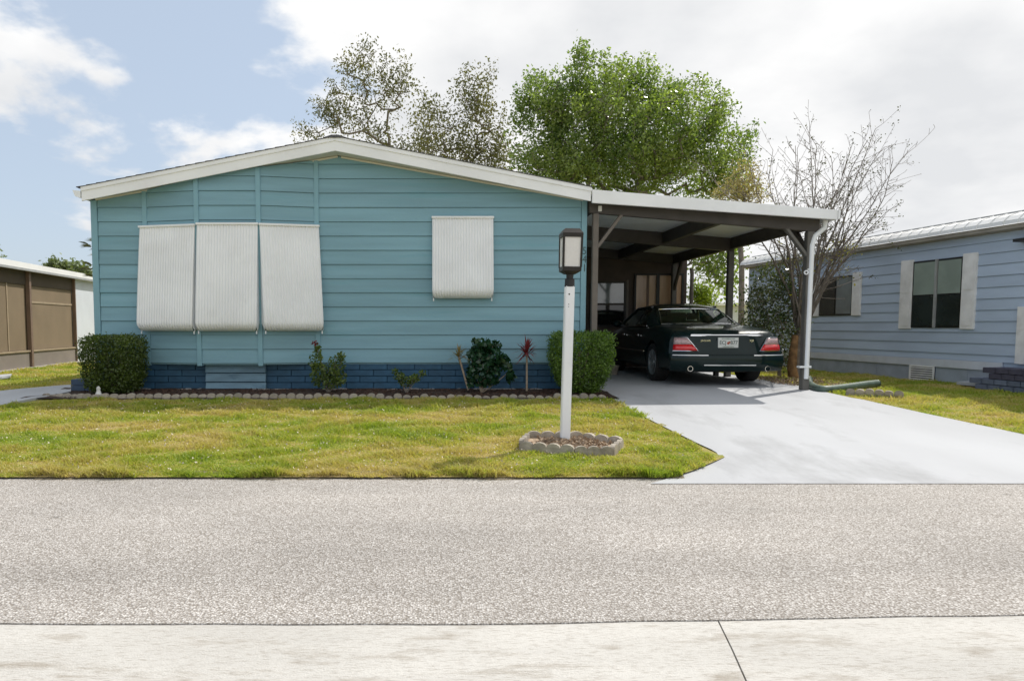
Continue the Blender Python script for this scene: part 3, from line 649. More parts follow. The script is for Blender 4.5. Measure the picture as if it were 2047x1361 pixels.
MB().add([(wa.x + .06, YW - 0.022, wb.z + .15), (wb.x - .04, YW - 0.022, wb.z + .15), (wb.x - .04, YW - 0.022, wa.z - .1), (wa.x + .06, YW - 0.022, wa.z - .1)], [(0, 1, 2, 3)]).obj('window', M['dark_glass'], house)
# house number down the right corner trim
FACE = Matrix(((1, 0, 0, 0), (0, 0, -1, 0), (0, 1, 0, 0), (0, 0, 0, 1)))     # text upright, facing -y
for ch, py in (('5', 502), ('4', 519), ('1', 536)):
    p = at(1168.5, py, YW - 0.03)
    text('house_number', ch, 0.155, Matrix.Translation(p) @ FACE @ Matrix.Diagonal((0.8, 1, 1, 1)), M['number'], house, 0.004)

# ------------------------------------------------------------------ carport
carport = thing('carport', 'flat white-roofed carport with dark brown beams and grey posts beside the teal house', 'carport', (5.3, 10.3, 0))
XC0, XC1, YC0, YC1 = XR + 0.02, at(1676, 430, YF).x, YF, 16.2
zl, zr = at(1181, 379, YF).z, at(1676, 420, YF).z
def cz(x, off=0.0): return zl + (zr - zl) * (x - XC0) / (XC1 - XC0) + off
MB().prism([(XC0, YC0, cz(XC0) - 0.185), (XC1, YC0, cz(XC1) - 0.135), (XC1, YC0, cz(XC1)), (XC0, YC0, cz(XC0))], (0, 0.05, 0)).obj('fascia', M['white'], carport, bevel=0.004)
n = 15; dyp = (YC1 + 0.3 - YC0 - 0.05) / n
for k in range(n):
    y0 = YC0 + 0.052 + k * dyp; y1 = y0 + dyp - 0.004
    mb = MB().prism([(XC0, y0, cz(XC0, -0.06)), (XC1 - 0.02, y0, cz(XC1, -0.06)), (XC1 - 0.02, y0, cz(XC1, -0.035)), (XC0, y0, cz(XC0, -0.035))], (0, y1 - y0, 0))
    mb.prism([(XC0, y1 - 0.02, cz(XC0, -0.034)), (XC1 - 0.02, y1 - 0.02, cz(XC1, -0.034)), (XC1 - 0.02, y1 - 0.02, cz(XC1, 0.012)), (XC0, y1 - 0.02, cz(XC0, 0.012))], (0, 0.02, 0))
    mb.obj('roof_panel', M['ceiling'], carport)
# eave gutter on the right
MB().prism([(XC1 - 0.01, YC0, cz(XC1) - 0.135), (XC1 + 0.03, YC0, cz(XC1) - 0.12), (XC1 + 0.03, YC0, cz(XC1) - 0.005), (XC1 - 0.01, YC0, cz(XC1) - 0.005)], (0, YC1 - YC0, 0)).obj('eave_gutter', M['white'], carport)
YP = 10.45
def xbeam(y, d0, d1, x0=XC0 + 0.005, x1=None):
    x1 = x1 or XPOST + 0.12
    MB().prism([(x0, y, cz(x0, -d1)), (x1, y, cz(x1, -d1)), (x1, y, cz(x1, -d0)), (x0, y, cz(x0, -d0))], (0, 0.09, 0)).obj('beam', M['brown'], carport, bevel=0.006)
XPOST = at(1603, 770, YP).x
xbeam(YP - 0.1, 0.061, 0.295); xbeam(13.05, 0.061, 0.30, x1=XPOST + 0.045); xbeam(YC1 - 0.15, 0.061, 0.27)
for x in (XC0 + 0.06, at(1445, 440, 11.0).x - 0.22, XPOST):
    MB().box(x - 0.045, x + 0.045, YP - 0.005, 13.045, cz(x, -0.265), cz(x, -0.064)).obj('beam', M['brown'], carport, bevel=0.006)
    MB().box(x - 0.045, x + 0.045, 13.145, YC1 - 0.155, cz(x, -0.265), cz(x, -0.064)).obj('beam', M['brown'], carport, bevel=0.006)
ps = 0.052
def post(x, y, m, zt=None, s=ps):
    mb = MB().box(x - s, x + s, y - s, y + s, -0.02, zt if zt else cz(x, -0.296)); return mb.obj('post', m, carport, bevel=0.006)
post(XPOST, YP - 0.055, M['grey_post']); XPL = at(1186, 600, YP).x; post(XPL, YP - 0.055, M['taupe'], s=0.042)
post(XPOST, 13.095, M['grey_post'], cz(XPOST, -0.301)); post(XPOST, YC1 - 0.1, M['grey_post'], cz(XPOST, -0.271))
def brace(a, b_, m): MB().bar(a, b_, 0.045, 0.085, (0, 1, 0)).obj('brace', m, carport, bevel=0.005)
yb = YP - 0.055
brace((XPOST - 0.03, yb, cz(XPOST) - 0.66), (XPOST - 0.36, yb, cz(XPOST - .36) - 0.27), M['grey_post'])
brace((XPL + 0.03, yb, cz(XPL) - 0.78), (XPL + 0.38, yb, cz(XPL + .38) - 0.28), M['taupe'])
brace((XPOST, yb + 0.03, cz(XPOST) - 0.62), (XPOST, yb + 0.40, cz(XPOST) - 0.24), M['brown'])
brace((XPOST, YC1 - 0.12, cz(XPOST) - 0.85), (XPOST, YC1 - 0.55, cz(XPOST) - 0.25), M['brown'])
MB().box(XPL + 0.025, XPL + 0.075, YP - 0.125, YP - 0.102, cz(XPL) - 0.27, cz(XPL) - 0.19).obj('junction_box', M['frost'], carport, bevel=0.004)
# downspout of the right eave
dsx = lambda px, py: at(px, py, YP - 0.10)
pts = [dsx(1650, 441), dsx(1648, 456), dsx(1629, 472), dsx(1623, 490), dsx(1611, 757)]
MB().tube(pts, 0.036, 10).obj('downspout', M['white_metal'], carport, smooth=60)
for px, py in ((1617, 733),):
    p = dsx(px - 4, py); MB().box(p.x - 0.13, p.x + 0.045, p.y - 0.042, p.y + 0.04, p.z - 0.014, p.z + 0.014).obj('strap', M['white_metal'], carport)
p = dsx(1614, 545)
ring = MB().lathe([(0.018, 0), (0.034, 0), (0.034, 0.015), (0.018, 0.015), (0.018, 0)], 14, 'z'); me = ring.mesh('hose_ring'); me.transform(Matrix.Translation((p.x - 0.035, YP - 0.125, p.z)) @ FACE)
link('hose_ring', me, carport, M['white_metal'])
MB().tube([(p.x - 0.005, YP - 0.11, p.z + 0.04), (p.x + 0.03, YP - 0.13, p.z + 0.06)], 0.011, 6).obj('strap', M['white_metal'], carport)
# corrugated drain hose at its foot
pts = [gp(1611, 772) + Vector((0, -0.06, 0.14)), gp(1614, 776) + Vector((0, -0.04, 0.06)), gp(1640, 786) + Vector((0, 0, 0.045)), gp(1690, 781) + Vector((0, 0, 0.05)), gp(1735, 777) + Vector((0, 0, 0.07)), gp(1757, 774) + Vector((0, 0, 0.065))]
cv = []
for i in range(len(pts) - 1):
    for k in range(14): cv.append(pts[i].lerp(pts[i+1], k / 14))
cv = [sum((cv[max(0, min(len(cv)-1, i+j))] for j in range(-6, 7)), Vector()) / 13 for i in range(len(cv))]
MB().tube(cv, [0.052 + 0.006 * (i % 2) for i in range(len(cv))], 12, cap=False).obj('drain_hose', M['pipe_green'], None, smooth=50)
tag(bpy.data.objects['drain_hose'], 'dark green corrugated drain hose lying at the foot of the carport downspout', 'drain pipe')

# ------------------------------------------------------------------ room at the back of the carport
shed = thing('utility_room', 'dark brown back wall with window and glass sliding door behind the parked car', 'room', (3.9, 16.35, 0))
YS = 16.25
XS1 = at(1372, 600, YS).x
MB().box(XC0, XS1, YS, YS + 4.5, 0, cz(XC0, -0.05)).obj('wall', M['brown_wall'], shed)
p = at(1383, 600, YS - 0.05)
MB().tube([(p.x, YS - 0.02, 0.02), (p.x, YS - 0.02, at(1383, 545, YS).z), (p.x - 0.02, YS - 0.02, cz(XS1, -0.33))], 0.045, 8).obj('downspout', M['taupe'], shed, smooth=60)
def framed(parent, name, x0, x1, z0, z1, y, fr, m_frame, panes, dep=0.05):
    """a frame with panes given as (fx0,fx1,fz0,fz1,material)"""
    w = MB(); w.box(x0, x0 + fr, y - dep, y, z0, z1); w.box(x1 - fr, x1, y - dep, y, z0, z1)
    w.box(x0 + fr, x1 - fr, y - dep, y, z0, z0 + fr); w.box(x0 + fr, x1 - fr, y - dep, y, z1 - fr, z1)
    root = w.obj(name, m_frame, parent)
    for fx0, fx1, fz0, fz1, m in panes:
        xa, xb = x0 + fr + (x1 - x0 - 2*fr) * fx0, x0 + fr + (x1 - x0 - 2*fr) * fx1
        za_, zb_ = z0 + fr + (z1 - z0 - 2*fr) * fz0, z0 + fr + (z1 - z0 - 2*fr) * fz1
        MB().box(xa + .004, xb - .004, y - 0.018, y - 0.003, za_ + .004, zb_ - .004).obj('pane', m, root)
    return root
a, b_ = at(1180, 563, YS), at(1249, 653, YS)
w = framed(shed, 'window', a.x, b_.x, b_.z, a.z, YS, 0.035, M['win_frame'], [(0, 1, 0, 0.49, M['dark_glass']), (0, 1, 0.52, 1, M['skyglass'])])
zm = (a.z + b_.z) / 2
MB().box(a.x + .03, b_.x - .03, YS - 0.06, YS - 0.02, zm - 0.02, zm + 0.02).obj('meeting_rail', M['brown'], w)
a, b_ = at(1252, 560, YS), at(1268, 700, YS)
MB().box(a.x, a.x + 0.05, YS - 0.03, YS, 0.05, a.z).obj('door_trim', M['taupe'], shed); MB().box(b_.x - 0.05, b_.x, YS - 0.03, YS, 0.05, a.z).obj('door_trim', M['brown'], shed)
a, b_ = at(1268, 547, YS), at(1362, 700, YS)
xm = (at(1313.5, 600, YS).x - a.x) / (b_.x - a.x)
sd = framed(shed, 'sliding_door', a.x, b_.x, 0.06, a.z, YS, 0.04, M['win_frame'], [(0, xm - 0.02, 0, 1, M['curtain']), (xm + 0.04, 1, 0, 1, M['curtain'])])
xx = a.x + (b_.x - a.x) * xm
MB().box(xx - 0.035, xx + 0.035, YS - 0.06, YS - 0.001, 0.1, a.z - 0.04).obj('meeting_stile', M['win_frame'], sd)
xx = at(1294, 600, YS).x
MB().box(xx - 0.03, xx + 0.03, YS - 0.022, YS - 0.019, 0.1, a.z - 0.04).obj('curtain_stripe', M['screen_frame'], sd)

# ------------------------------------------------------------------ foliage helpers
def leaf_quads(C, size, rg, aspect=2.0, up=0.3, spread=None, droop=0.0):
    """kite-shaped leaves at centres C (n,3)"""
    n = len(C); sz = size * rg.uniform(0.65, 1.3, n)[:, None]
    d = rg.normal(size=(n, 3)); d[:, 2] += up
    if spread is not None: d = d * 0.7 + spread
    d[:, 2] -= droop
    d /= np.linalg.norm(d, axis=1)[:, None] + 1e-9
    r = rg.normal(size=(n, 3)); s = np.cross(d, r); s /= np.linalg.norm(s, axis=1)[:, None] + 1e-9
    nr = np.cross(d, s)
    a = C - d * sz * 0.5; b = C + s * sz * 0.5 / aspect + nr * sz * 0.08; c = C + d * sz * 0.5; e = C - s * sz * 0.5 / aspect + nr * sz * 0.08
    V = np.stack([a, b, c, e], 1).reshape(-1, 3)
    F = np.arange(n * 4).reshape(n, 4)
    return V, F
def branch_net(root, attractors, rg, r_tip=0.006, r_pow=2.3, seg_len=0.35, wob=0.12, rmax=None, up=0.25, trunk_pts=None):
    """joins every attractor to the nearest older node with wobbling twigs; returns nodes, parents, radii"""
    nodes = [np.array(p, float) for p in (trunk_pts if trunk_pts is not None else [root])]
    par = [-1] + list(range(len(nodes) - 1)); base = nodes[-1].copy()
    A = np.array(attractors); order = np.argsort(np.linalg.norm(A - base, axis=1))
    arr = np.zeros((len(A) * 14 + len(nodes) + 10, 3)); m = len(nodes); arr[:m] = nodes
    lo = max(0, m - 3); tips = []
    for i in order:
        p = A[i]; dd = np.linalg.norm(arr[lo:m] - p, axis=1)
        low = np.maximum(0, arr[lo:m, 2] - p[2] + 0.0) * 0.8
        back = np.maximum(0, np.linalg.norm(arr[lo:m] - base, axis=1) - np.linalg.norm(p - base)) * 1.5
        j = lo + int(np.argmin(dd + low + back)); q = arr[j].copy(); L = np.linalg.norm(p - q)
        k = int(min(10, max(1, round(L / seg_len)))); prev = j
        side = rg.normal(size=3) * wob * L
        for t in range(1, k + 1):
            f = t / k; w = math.sin(f * math.pi)
            arr[m] = q + (p - q) * f + side * w + np.array([0, 0, -up * L * w * 0.3]) + rg.normal(size=3) * 0.02 * L * (f < 1)
            par.append(prev); prev = m; m += 1
        tips.append(prev)
    P = arr[:m]; cnt = np.zeros(m); kids = np.zeros(m, int)
    for i in range(1, m): kids[par[i]] += 1
    rad = np.zeros(m)
    acc = np.where(kids == 0, r_tip ** r_pow, 0.0)
    for i in range(m - 1, 0, -1): acc[par[i]] += acc[i]
    rad = np.maximum(acc, r_tip ** r_pow) ** (1 / r_pow)
    if rmax: rad = np.minimum(rad, rmax)
    return P, np.array(par), rad, np.array(tips)
def branch_mesh(name, P, par, rad, m, parent, nbig=7, nsmall=3, thr=0.03, taper=0.85):
    V, F = [], []; base = 0
    for sides, sel in ((nbig, [i for i in range(1, len(P)) if rad[i] >= thr]), (nsmall, [i for i in range(1, len(P)) if rad[i] < thr])):
        if not sel: continue
        i = np.array(sel); p1 = P[i]; p0 = P[par[i]]; r1 = rad[i]; r0 = np.minimum(rad[par[i]], r1 * 1.6)
        d = p1 - p0; L = np.linalg.norm(d, axis=1)[:, None] + 1e-9; d = d / L
        ref = np.where(np.abs(d[:, 2:3]) > 0.9, np.array([[1.0, 0, 0]]), np.array([[0, 0, 1.0]]))
        a = np.cross(d, ref); a /= np.linalg.norm(a, axis=1)[:, None]; b = np.cross(d, a)
        ring0, ring1 = [], []
        for k in range(sides):
            t = 2 * math.pi * k / sides; o = a * math.cos(t) + b * math.sin(t)
            ring0.append(p0 + o * r0[:, None]); ring1.append(p1 + d * r1[:, None] * 0.3 + o * r1[:, None])
        vv = np.stack(ring0 + ring1, 1); n = len(i); V.append(vv.reshape(-1, 3))
        idx = base + np.arange(n)[:, None] * 2 * sides
        for k in range(sides):
            k2 = (k + 1) % sides
            F.append(np.concatenate([idx + k, idx + k2, idx + sides + k2, idx + sides + k], 1))
        base += n * 2 * sides
    me = fast_mesh(name, np.concatenate(V), F); me.polygons.foreach_set('use_smooth', [True] * len(me.polygons))
    return link(name, me, parent, m)
def ell_points(n, ells, d, rg, depth=1.0, shell=0.0):
    """points in a union of picture-measured ellipsoids (px, py, rx, ry[, dd]) standing at distance d"""
    w = np.array([e[2] * e[3] for e in ells], float); w /= w.sum(); out = []
    for e, k in zip(ells, rg.multinomial(n, w)):
        c = at(e[0], e[1], d + (e[4] if len(e) > 4 else 0)); sc = d / FPX
        u = rg.normal(size=(k, 3)); u /= np.linalg.norm(u, axis=1)[:, None]
        r = (shell + (1 - shell) * rg.uniform(0, 1, k) ** (1 / 3))[:, None]
        q = u * r * np.array([e[2] * sc, (e[2] + e[3]) / 2 * sc * depth, e[3] * sc]); out.append(q + np.array(c))
    return np.concatenate(out)
def leaf_obj(name, C, size, m, parent, rg, **kw):
    V, F = leaf_quads(C, size, rg, **kw); return link(name, fast_mesh(name, V, [F]), parent, m)
def cloud(C, per, sig, rg):
    return np.repeat(C, per, axis=0) + rg.normal(size=(len(C) * per, 3)) * sig

# ------------------------------------------------------------------ front garden: edging stones, bed plants
edging = thing('bed_edging', 'row of scalloped concrete edging stones along the front flower bed', 'garden edging', (-1.4, YE, gz(YE)))
def scallop_mesh(w, h, t, name='stone'):
    pts = [(-w/2 + 0.002, 0, -0.06), (w/2 - 0.002, 0, -0.06), (w/2 - 0.002, 0, h * 0.55)]
    for k in range(1, 8):
        a = math.pi * k / 8; pts.append(((w/2 - 0.002) * math.cos(a), 0, h * 0.55 + h * 0.45 * math.sin(a)))
    pts.append((-w/2 + 0.002, 0, h * 0.55))
    return MB().prism(pts, (0, t, 0)).mesh(name, bevel=0.006)
sc_me = [scallop_mesh(0.118, h, 0.06) for h in (0.088, 0.08, 0.094)]
for me in sc_me: me.materials.append(M['edging'])
x = -4.62; k = 0
while x < 2.40:
    y = YE + (0.0 if x > -4.2 else 0.0) + random.uniform(-0.008, 0.008)
    o = link('stone', sc_me[k % 3], edging); sink = 0.0 if x < -0.6 else random.uniform(0.0, 0.03)
    o.location = (x, y, gz(y) - sink - 0.006); o.rotation_euler = (random.uniform(-0.06, 0.06), random.uniform(-0.05, 0.05), random.uniform(-0.08, 0.08)); x += 0.1195; k += 1
for i in range(6):
    x = -4.74 - i * 0.112; y = YE + 0.05 + i * 0.035
    o = link('stone', sc_me[i % 3], edging); o.location = (x, y, gz(y) - 0.012 - i * 0.005); o.rotation_euler = (0, 0, -0.3)
# scattered chips of mulch, too small to count
def chips(name, n, x0, x1, y0, y1, zoff, sz, m, rg, zf=None):
    C = np.stack([rg.uniform(x0, x1, n), rg.uniform(y0, y1, n), np.zeros(n)], 1); C[:, 2] = [gz(y) for y in C[:, 1]]; C[:, 2] += zoff + rg.uniform(0, 0.015, n)
    V, F = leaf_quads(C, sz, rg, aspect=2.6, up=0.0)
    o = link(name, fast_mesh(name, V, [F]), None, m); tag(o, kind='stuff'); return o
M['chip'] = mat('bark_chip', (0.060, 0.030, 0.020), 0.9, 0.6, 25, col2=(0.11, 0.065, 0.045))
tag(chips('mulch_chips', 9000, -5.0, 2.45, YE + 0.05, YW - 0.08, 0.016, 0.035, M['chip'], rng), 'dark brown bark mulch covering the flower bed', 'mulch')

def shrub(name, label, foliage_pts, size, m, base, stems, stem_m, group=None, cat='shrub', rg=rng, aspect=1.8, stem_r=0.008, up=0.3):
    t = thing(name, label, cat, base, group)
    mb = MB()
    for s in stems: mb.tube(s, [stem_r * (1 - 0.45 * i / (len(s) - 1)) for i in range(len(s))], 5)
    mb.obj('stem', stem_m, t, smooth=60)
    leaf_obj('foliage', foliage_pts, size, m, t, rg, aspect=aspect, up=up)
    return t
def hedge_pts(n, c, hx, hy, z0, z1, rg, taper=0.0, rnd=0.10, depth=0.16):
    """points in a thick shell of a clipped block; taper narrows it to the ground"""
    out = []; c = np.array(c)
    while sum(len(o) for o in out) < n:
        p = rg.uniform(-1, 1, (n * 2, 3)); z = (p[:, 2] + 1) / 2
        k = 1 - taper * np.clip(1 - z / 0.62, 0, 1) ** 1.5
        q = np.stack([p[:, 0] * hx * k, p[:, 1] * hy * k, z0 + z * (z1 - z0)], 1)
        # rounded corners by a superellipse test, shell bias
        e = (np.abs(p[:, 0]) ** 6 + np.abs(p[:, 1]) ** 6 + np.clip(np.abs(2*z - 1), 0, 1) ** 8)
        keep = (e < 1.0 + 0.22 * rg.normal(size=len(e))) & ((e > 0.32) | (rg.uniform(size=len(e)) < 0.28))
        out.append(q[keep] + c)
    q = np.concatenate(out)[:n]; return q + rg.normal(size=q.shape) * 0.018
def stems_for(c, n, h, spread, rg):
    c = Vector(c); out = []
    for i in range(n):
        a = rg.uniform(0, 2*math.pi); r = spread * rg.uniform(0.3, 1)
        out.append([c + Vector((math.cos(a)*0.04, math.sin(a)*0.04, -0.03)), c + Vector((math.cos(a)*r*0.4, math.sin(a)*r*0.4, h*0.5)), c + Vector((math.cos(a)*r, math.sin(a)*r, h))])
    return out
hc = at(226, 790, 9.86); hxl = (280 - 170) / 2 / FPX * 9.86
b0 = (hc.x, 9.93, 0.0)
hz1 = at(226, 671, 9.75).z
hp1 = hedge_pts(15000, (hc.x, 9.93, 0), hxl * 1.0, 0.36, 0.04, hz1, rng, taper=0.16)
shrub('clipped_hedge', 'boxy clipped dark green hedge in front of the left corner of the teal house', hp1, 0.036, L_hedge, b0, stems_for(b0, 9, 0.6, 0.3, rng), M['bark'], cat='hedge', stem_r=0.016)
hc = at(1161, 782, 9.9); b0 = (hc.x, 9.95, 0.0); hz1 = at(1161, 664, 9.75).z
hp2 = hedge_pts(15000, (hc.x, 9.95, 0), (1224 - 1098) / 2 / FPX * 9.75, 0.38, 0.03, hz1, rng, taper=0.42)
shrub('clipped_hedge', 'rounded clipped bright green hedge behind the white lamp post', hp2, 0.034, L_hedge2, b0, stems_for(b0, 9, 0.6, 0.25, rng), M['bark'], cat='hedge', stem_r=0.016)
# rose bush
D = 9.95
def leafy(ells, n, sz_sig, d=D, rg=rng): return ell_points(n, ells, d, rg)
base = at(655, 781, D); base.z = 0
rp = leafy([(632, 722, 16, 20), (640, 745, 22, 22), (672, 730, 20, 22), (655, 760, 34, 18), (634, 700, 9, 12), (682, 712, 10, 10), (676, 755, 18, 18)], 1300, 0)
st = [[base, base.lerp(Vector(at(px, py, D)), 0.5) + Vector((0.02, 0, 0)), at(px, py, D)] for px, py in ((632, 690), (640, 715), (672, 712), (684, 718), (655, 740), (622, 725), (690, 745))]
t = shrub('rose_bush', 'leafy rose bush with reddish top shoot below the right of the three awnings', rp, 0.05, L_rose, base, st, M['bark'])
leaf_obj('red_shoot', ell_points(26, [(630, 686, 6, 5)], D, rng), 0.05, L_red, t, rng)
base = at(812, 782, D); base.z = 0
rp = leafy([(798, 752, 12, 10), (812, 762, 18, 11), (830, 755, 13, 8), (845, 746, 8, 7), (790, 742, 7, 6)], 420, 0)
st = [[base, base.lerp(Vector(at(px, py, D)), 0.5), at(px, py, D)] for px, py in ((790, 738), (800, 745), (830, 752), (846, 742), (815, 755))]
shrub('low_shrub', 'small low yellowish green shrub in the middle of the flower bed', rp, 0.045, L_rose, base, st, M['bark'])
base = at(962, 784, D); base.z = 0
rp = leafy([(960, 690, 22, 14), (985, 692, 16, 14), (955, 712, 22, 18), (985, 715, 22, 18), (1005, 720, 16, 14), (975, 738, 30, 18), (1012, 732, 10, 10), (948, 740, 16, 14), (1020, 752, 10, 12), (940, 760, 10, 14), (970, 760, 30, 12)], 1150, 0)
st = [[base, base.lerp(Vector(at(px, py, D)), 0.5) + Vector((0.015, 0, 0)), at(px, py, D)] for px, py in ((955, 690), (985, 690), (1005, 715), (975, 700), (940, 715), (1015, 745), (965, 720))]
shrub('broadleaf_shrub', 'dark green broad-leaved shrub between the olive and the red spiky plant', rp, 0.085, L_hib, base, st, M['cane'], aspect=1.5, up=-0.2)
def spiky(name, label, head, base, n, length, m, rg, lean=0.0, extra=None):
    t = thing(name, label, 'plant', base)
    base, head = Vector(base), Vector(head)
    mid = base.lerp(head, 0.5) + Vector((lean, 0, 0))
    MB().tube([base, mid, head], [0.016, 0.014, 0.013], 6).obj('cane', M['cane'], t, smooth=60)
    V, F = [], []
    for i in range(n):
        a = rg.uniform(0, 2*math.pi); el = rg.uniform(-0.5, 1.45); L = length * rg.uniform(0.6, 1.1)
        d = Vector((math.cos(a)*math.cos(el), math.sin(a)*math.cos(el), math.sin(el))); s = d.cross(Vector((0, 0, 1))).normalized() * 0.011
        o = head + Vector((0, 0, rg.uniform(-0.05, 0.04))); b0_ = len(V)
        m1 = o + d * L * 0.5 + Vector((0, 0, 0.01)); e = o + d * L + Vector((0, 0, -0.12 * L * math.cos(el)))
        V += [o - s * 0.6, o + s * 0.6, m1 + s, e, m1 - s]; F += [(b0_, b0_+1, b0_+2, b0_+4), (b0_+4, b0_+2, b0_+3)]
    for k in range(n):
        MBl = None
    groups = MB().add(V, F).obj('leaf_tuft', m, t)
    return t
spiky('spiky_dracaena', 'thin leaning olive spiky plant left of the dark broad-leaved shrub', at(917, 712, D), at(936, 779, D) * 1.0, 34, 0.25, L_drac, rng)
spiky('red_cordyline', 'red spiky-headed plant on a straight pale cane near the right hedge', at(1053, 706, D), at(1053, 781, D), 95, 0.25, L_red, rng)
# dark blue block step at the left corner, and a small white ornament
stp = thing('brick_step', 'low dark blue painted block step beside the left corner of the house', 'step', at(165, 781, 10.3))
a, b_ = at(141, 756, 10.2), at(200, 781, 10.2)
bw2 = 0.2; sme = MB().box(-bw2/2 + .003, bw2/2 - .003, 0, 0.1, 0.003, 0.087).mesh('brick', bevel=0.004); sme.materials.append(M['slatebrick'])
M['stepnavy'] = mat('dusty_navy_block', (0.055, 0.095, 0.16), 0.7, 0.2, 6, 0.3, 50, obj_var=0.1)
sme.materials.clear(); sme.materials.append(M['stepnavy'])
for r in range(2):
    for c in range(3):
        for q in range(3):
            o = link('brick', sme, stp); o.location = (a.x + bw2/2 + c * bw2 + (0.0 if r else 0.0), 10.2 + q * 0.102, 0.002 + r * 0.09)
orn = thing('garden_ornament', 'small white garden ornament at the foot of the boxy left hedge', 'ornament', at(197, 785, 9.45))
p = at(197, 785, 9.45); p.z = gz(9.45)
MB().lathe([(0.03, 0.0), (0.045, 0.012), (0.03, 0.05), (0.022, 0.075), (0.028, 0.095), (0.018, 0.118), (0.0, 0.13)], 12, 'z', p + Vector((0, 0, 0.045))).obj('figure', M['ornament'], orn, smooth=50)
MB().lathe([(0.036, -0.03), (0.033, 0.03), (0.026, 0.046), (0.0, 0.046)], 10, 'z', p).obj('base', M['black'], orn, smooth=50)

# ------------------------------------------------------------------ lamp post in its ring of edging blocks
lb = gp(1129, 884)
lamp = thing('lamp_post', 'leaning white lamp post with a square bronze lantern on the front lawn', 'lamp post', lb)
lt = at(1138.5, 572, lb.y); ax = (lt - lb).normalized()
hw = 0.045
MB().bar(lb - ax * 0.05, lt, hw * 2, hw * 2, (0, 1, 0)).obj('post', M['white_metal'], lamp, bevel=0.008)
MB().bar(lb - ax * 0.03, lb + ax * 0.035, hw * 2.08, hw * 2.08, (0, 1, 0)).obj('footing_sleeve', M['edging'], lamp)
for py in (588, 608, 613):
    p = at(1138 - (py - 587) * 0.05, py, lb.y - hw - 0.002); MB().lathe([(0.0, -0.004), (0.007 if py < 600 else 0.004, -0.003), (0.007 if py < 600 else 0.004, 0.004)], 8, 'z').mesh()
    me = MB().lathe([(0.008 if py < 600 else 0.004, 0.0), (0.006 if py < 600 else 0.003, 0.004), (0.0, 0.004)], 8, 'z').mesh('screw'); me.transform(Matrix.Translation(p) @ FACE); link('screw', me, lamp, M['bronze'])
MB().tube([lt - ax * 0.005, lt + ax * 0.07, lt + ax * 0.075, lt + ax * 0.15], [0.050, 0.046, 0.034, 0.038], 12).obj('collar', M['black'], lamp, smooth=40)
zl0 = lt + ax * 0.145; LH = 0.365; q0 = Matrix.Rotation(R(1), 3, 'Z')
lx = q0 @ Vector((1, 0, 0)); lx = (lx - ax * lx.dot(ax)).normalized(); ly = ax.cross(lx)
lan = None
def lbar(a, b_, w, nm, m, par): return MB().bar(a, b_, w, w, (0, 1, 0)).obj(nm, m, par, bevel=0.002)
def lp(i, j, h, w0=0.092, w1=0.096): 
    w = w0 + (w1 - w0) * h / LH; return zl0 + lx * i * w + ly * j * w + ax * h
bodym = MB()
bodym.add([lp(-1, -1, 0), lp(1, -1, 0), lp(1, 1, 0), lp(-1, 1, 0), lp(-1, -1, .04), lp(1, -1, .04), lp(1, 1, .04), lp(-1, 1, .04), lp(-.5, -.5, -.03), lp(.5, -.5, -.03), lp(.5, .5, -.03), lp(-.5, .5, -.03)],
    [(4, 5, 6, 7), (0, 1, 5, 4), (1, 2, 6, 5), (2, 3, 7, 6), (3, 0, 4, 7), (8, 9, 1, 0), (9, 10, 2, 1), (10, 11, 3, 2), (11, 8, 0, 3), (11, 10, 9, 8)])
lan = bodym.obj('lantern_base', M['bronze'], lamp)
MB().add([lp(-1.04, -1.04, LH - .04), lp(1.04, -1.04, LH - .04), lp(1.04, 1.04, LH - .04), lp(-1.04, 1.04, LH - .04), lp(-1.04, -1.04, LH), lp(1.04, -1.04, LH), lp(1.04, 1.04, LH), lp(-1.04, 1.04, LH), lp(-.72, -.72, LH + .045), lp(.72, -.72, LH + .045), lp(.72, .72, LH + .045), lp(-.72, .72, LH + .045)],
    [(3, 2, 1, 0), (0, 1, 5, 4), (1, 2, 6, 5), (2, 3, 7, 6), (3, 0, 4, 7), (4, 5, 9, 8), (5, 6, 10, 9), (6, 7, 11, 10), (7, 4, 8, 11), (8, 9, 10, 11)]).obj('lantern_cap', M['bronze'], lamp)
for i, j in ((-1, -1), (1, -1), (1, 1), (-1, 1)):
    MB().bar(lp(i * .93, j * .93, 0.035), lp(i * .93, j * .93, LH - .035), 0.02, 0.02, (0, 1, 0)).obj('lantern_bar', M['bronze'], lamp)
for (i0, j0), (i1, j1) in (((-1, -1), (1, -1)), ((1, -1), (1, 1)), ((1, 1), (-1, 1)), ((-1, 1), (-1, -1))):
    k = 0.94
    MB().prism([lp(i0*k, j0*k, .038), lp(i1*k, j1*k, .038), lp(i1*k, j1*k, LH - .038), lp(i0*k, j0*k, LH - .038)], -((lx * (i0+i1) + ly * (j0+j1)) * 0.004)).obj('lantern_pane', M['frost'], lamp)
ring = thing('planter_border', 'ring of scalloped concrete edging blocks around the white lamp post', 'garden edging', lb)
corner = [gp(*p) for p in ((1037, 899), (1148, 911), (1228, 912), (1247, 893), (1165, 879), (1052, 878))]
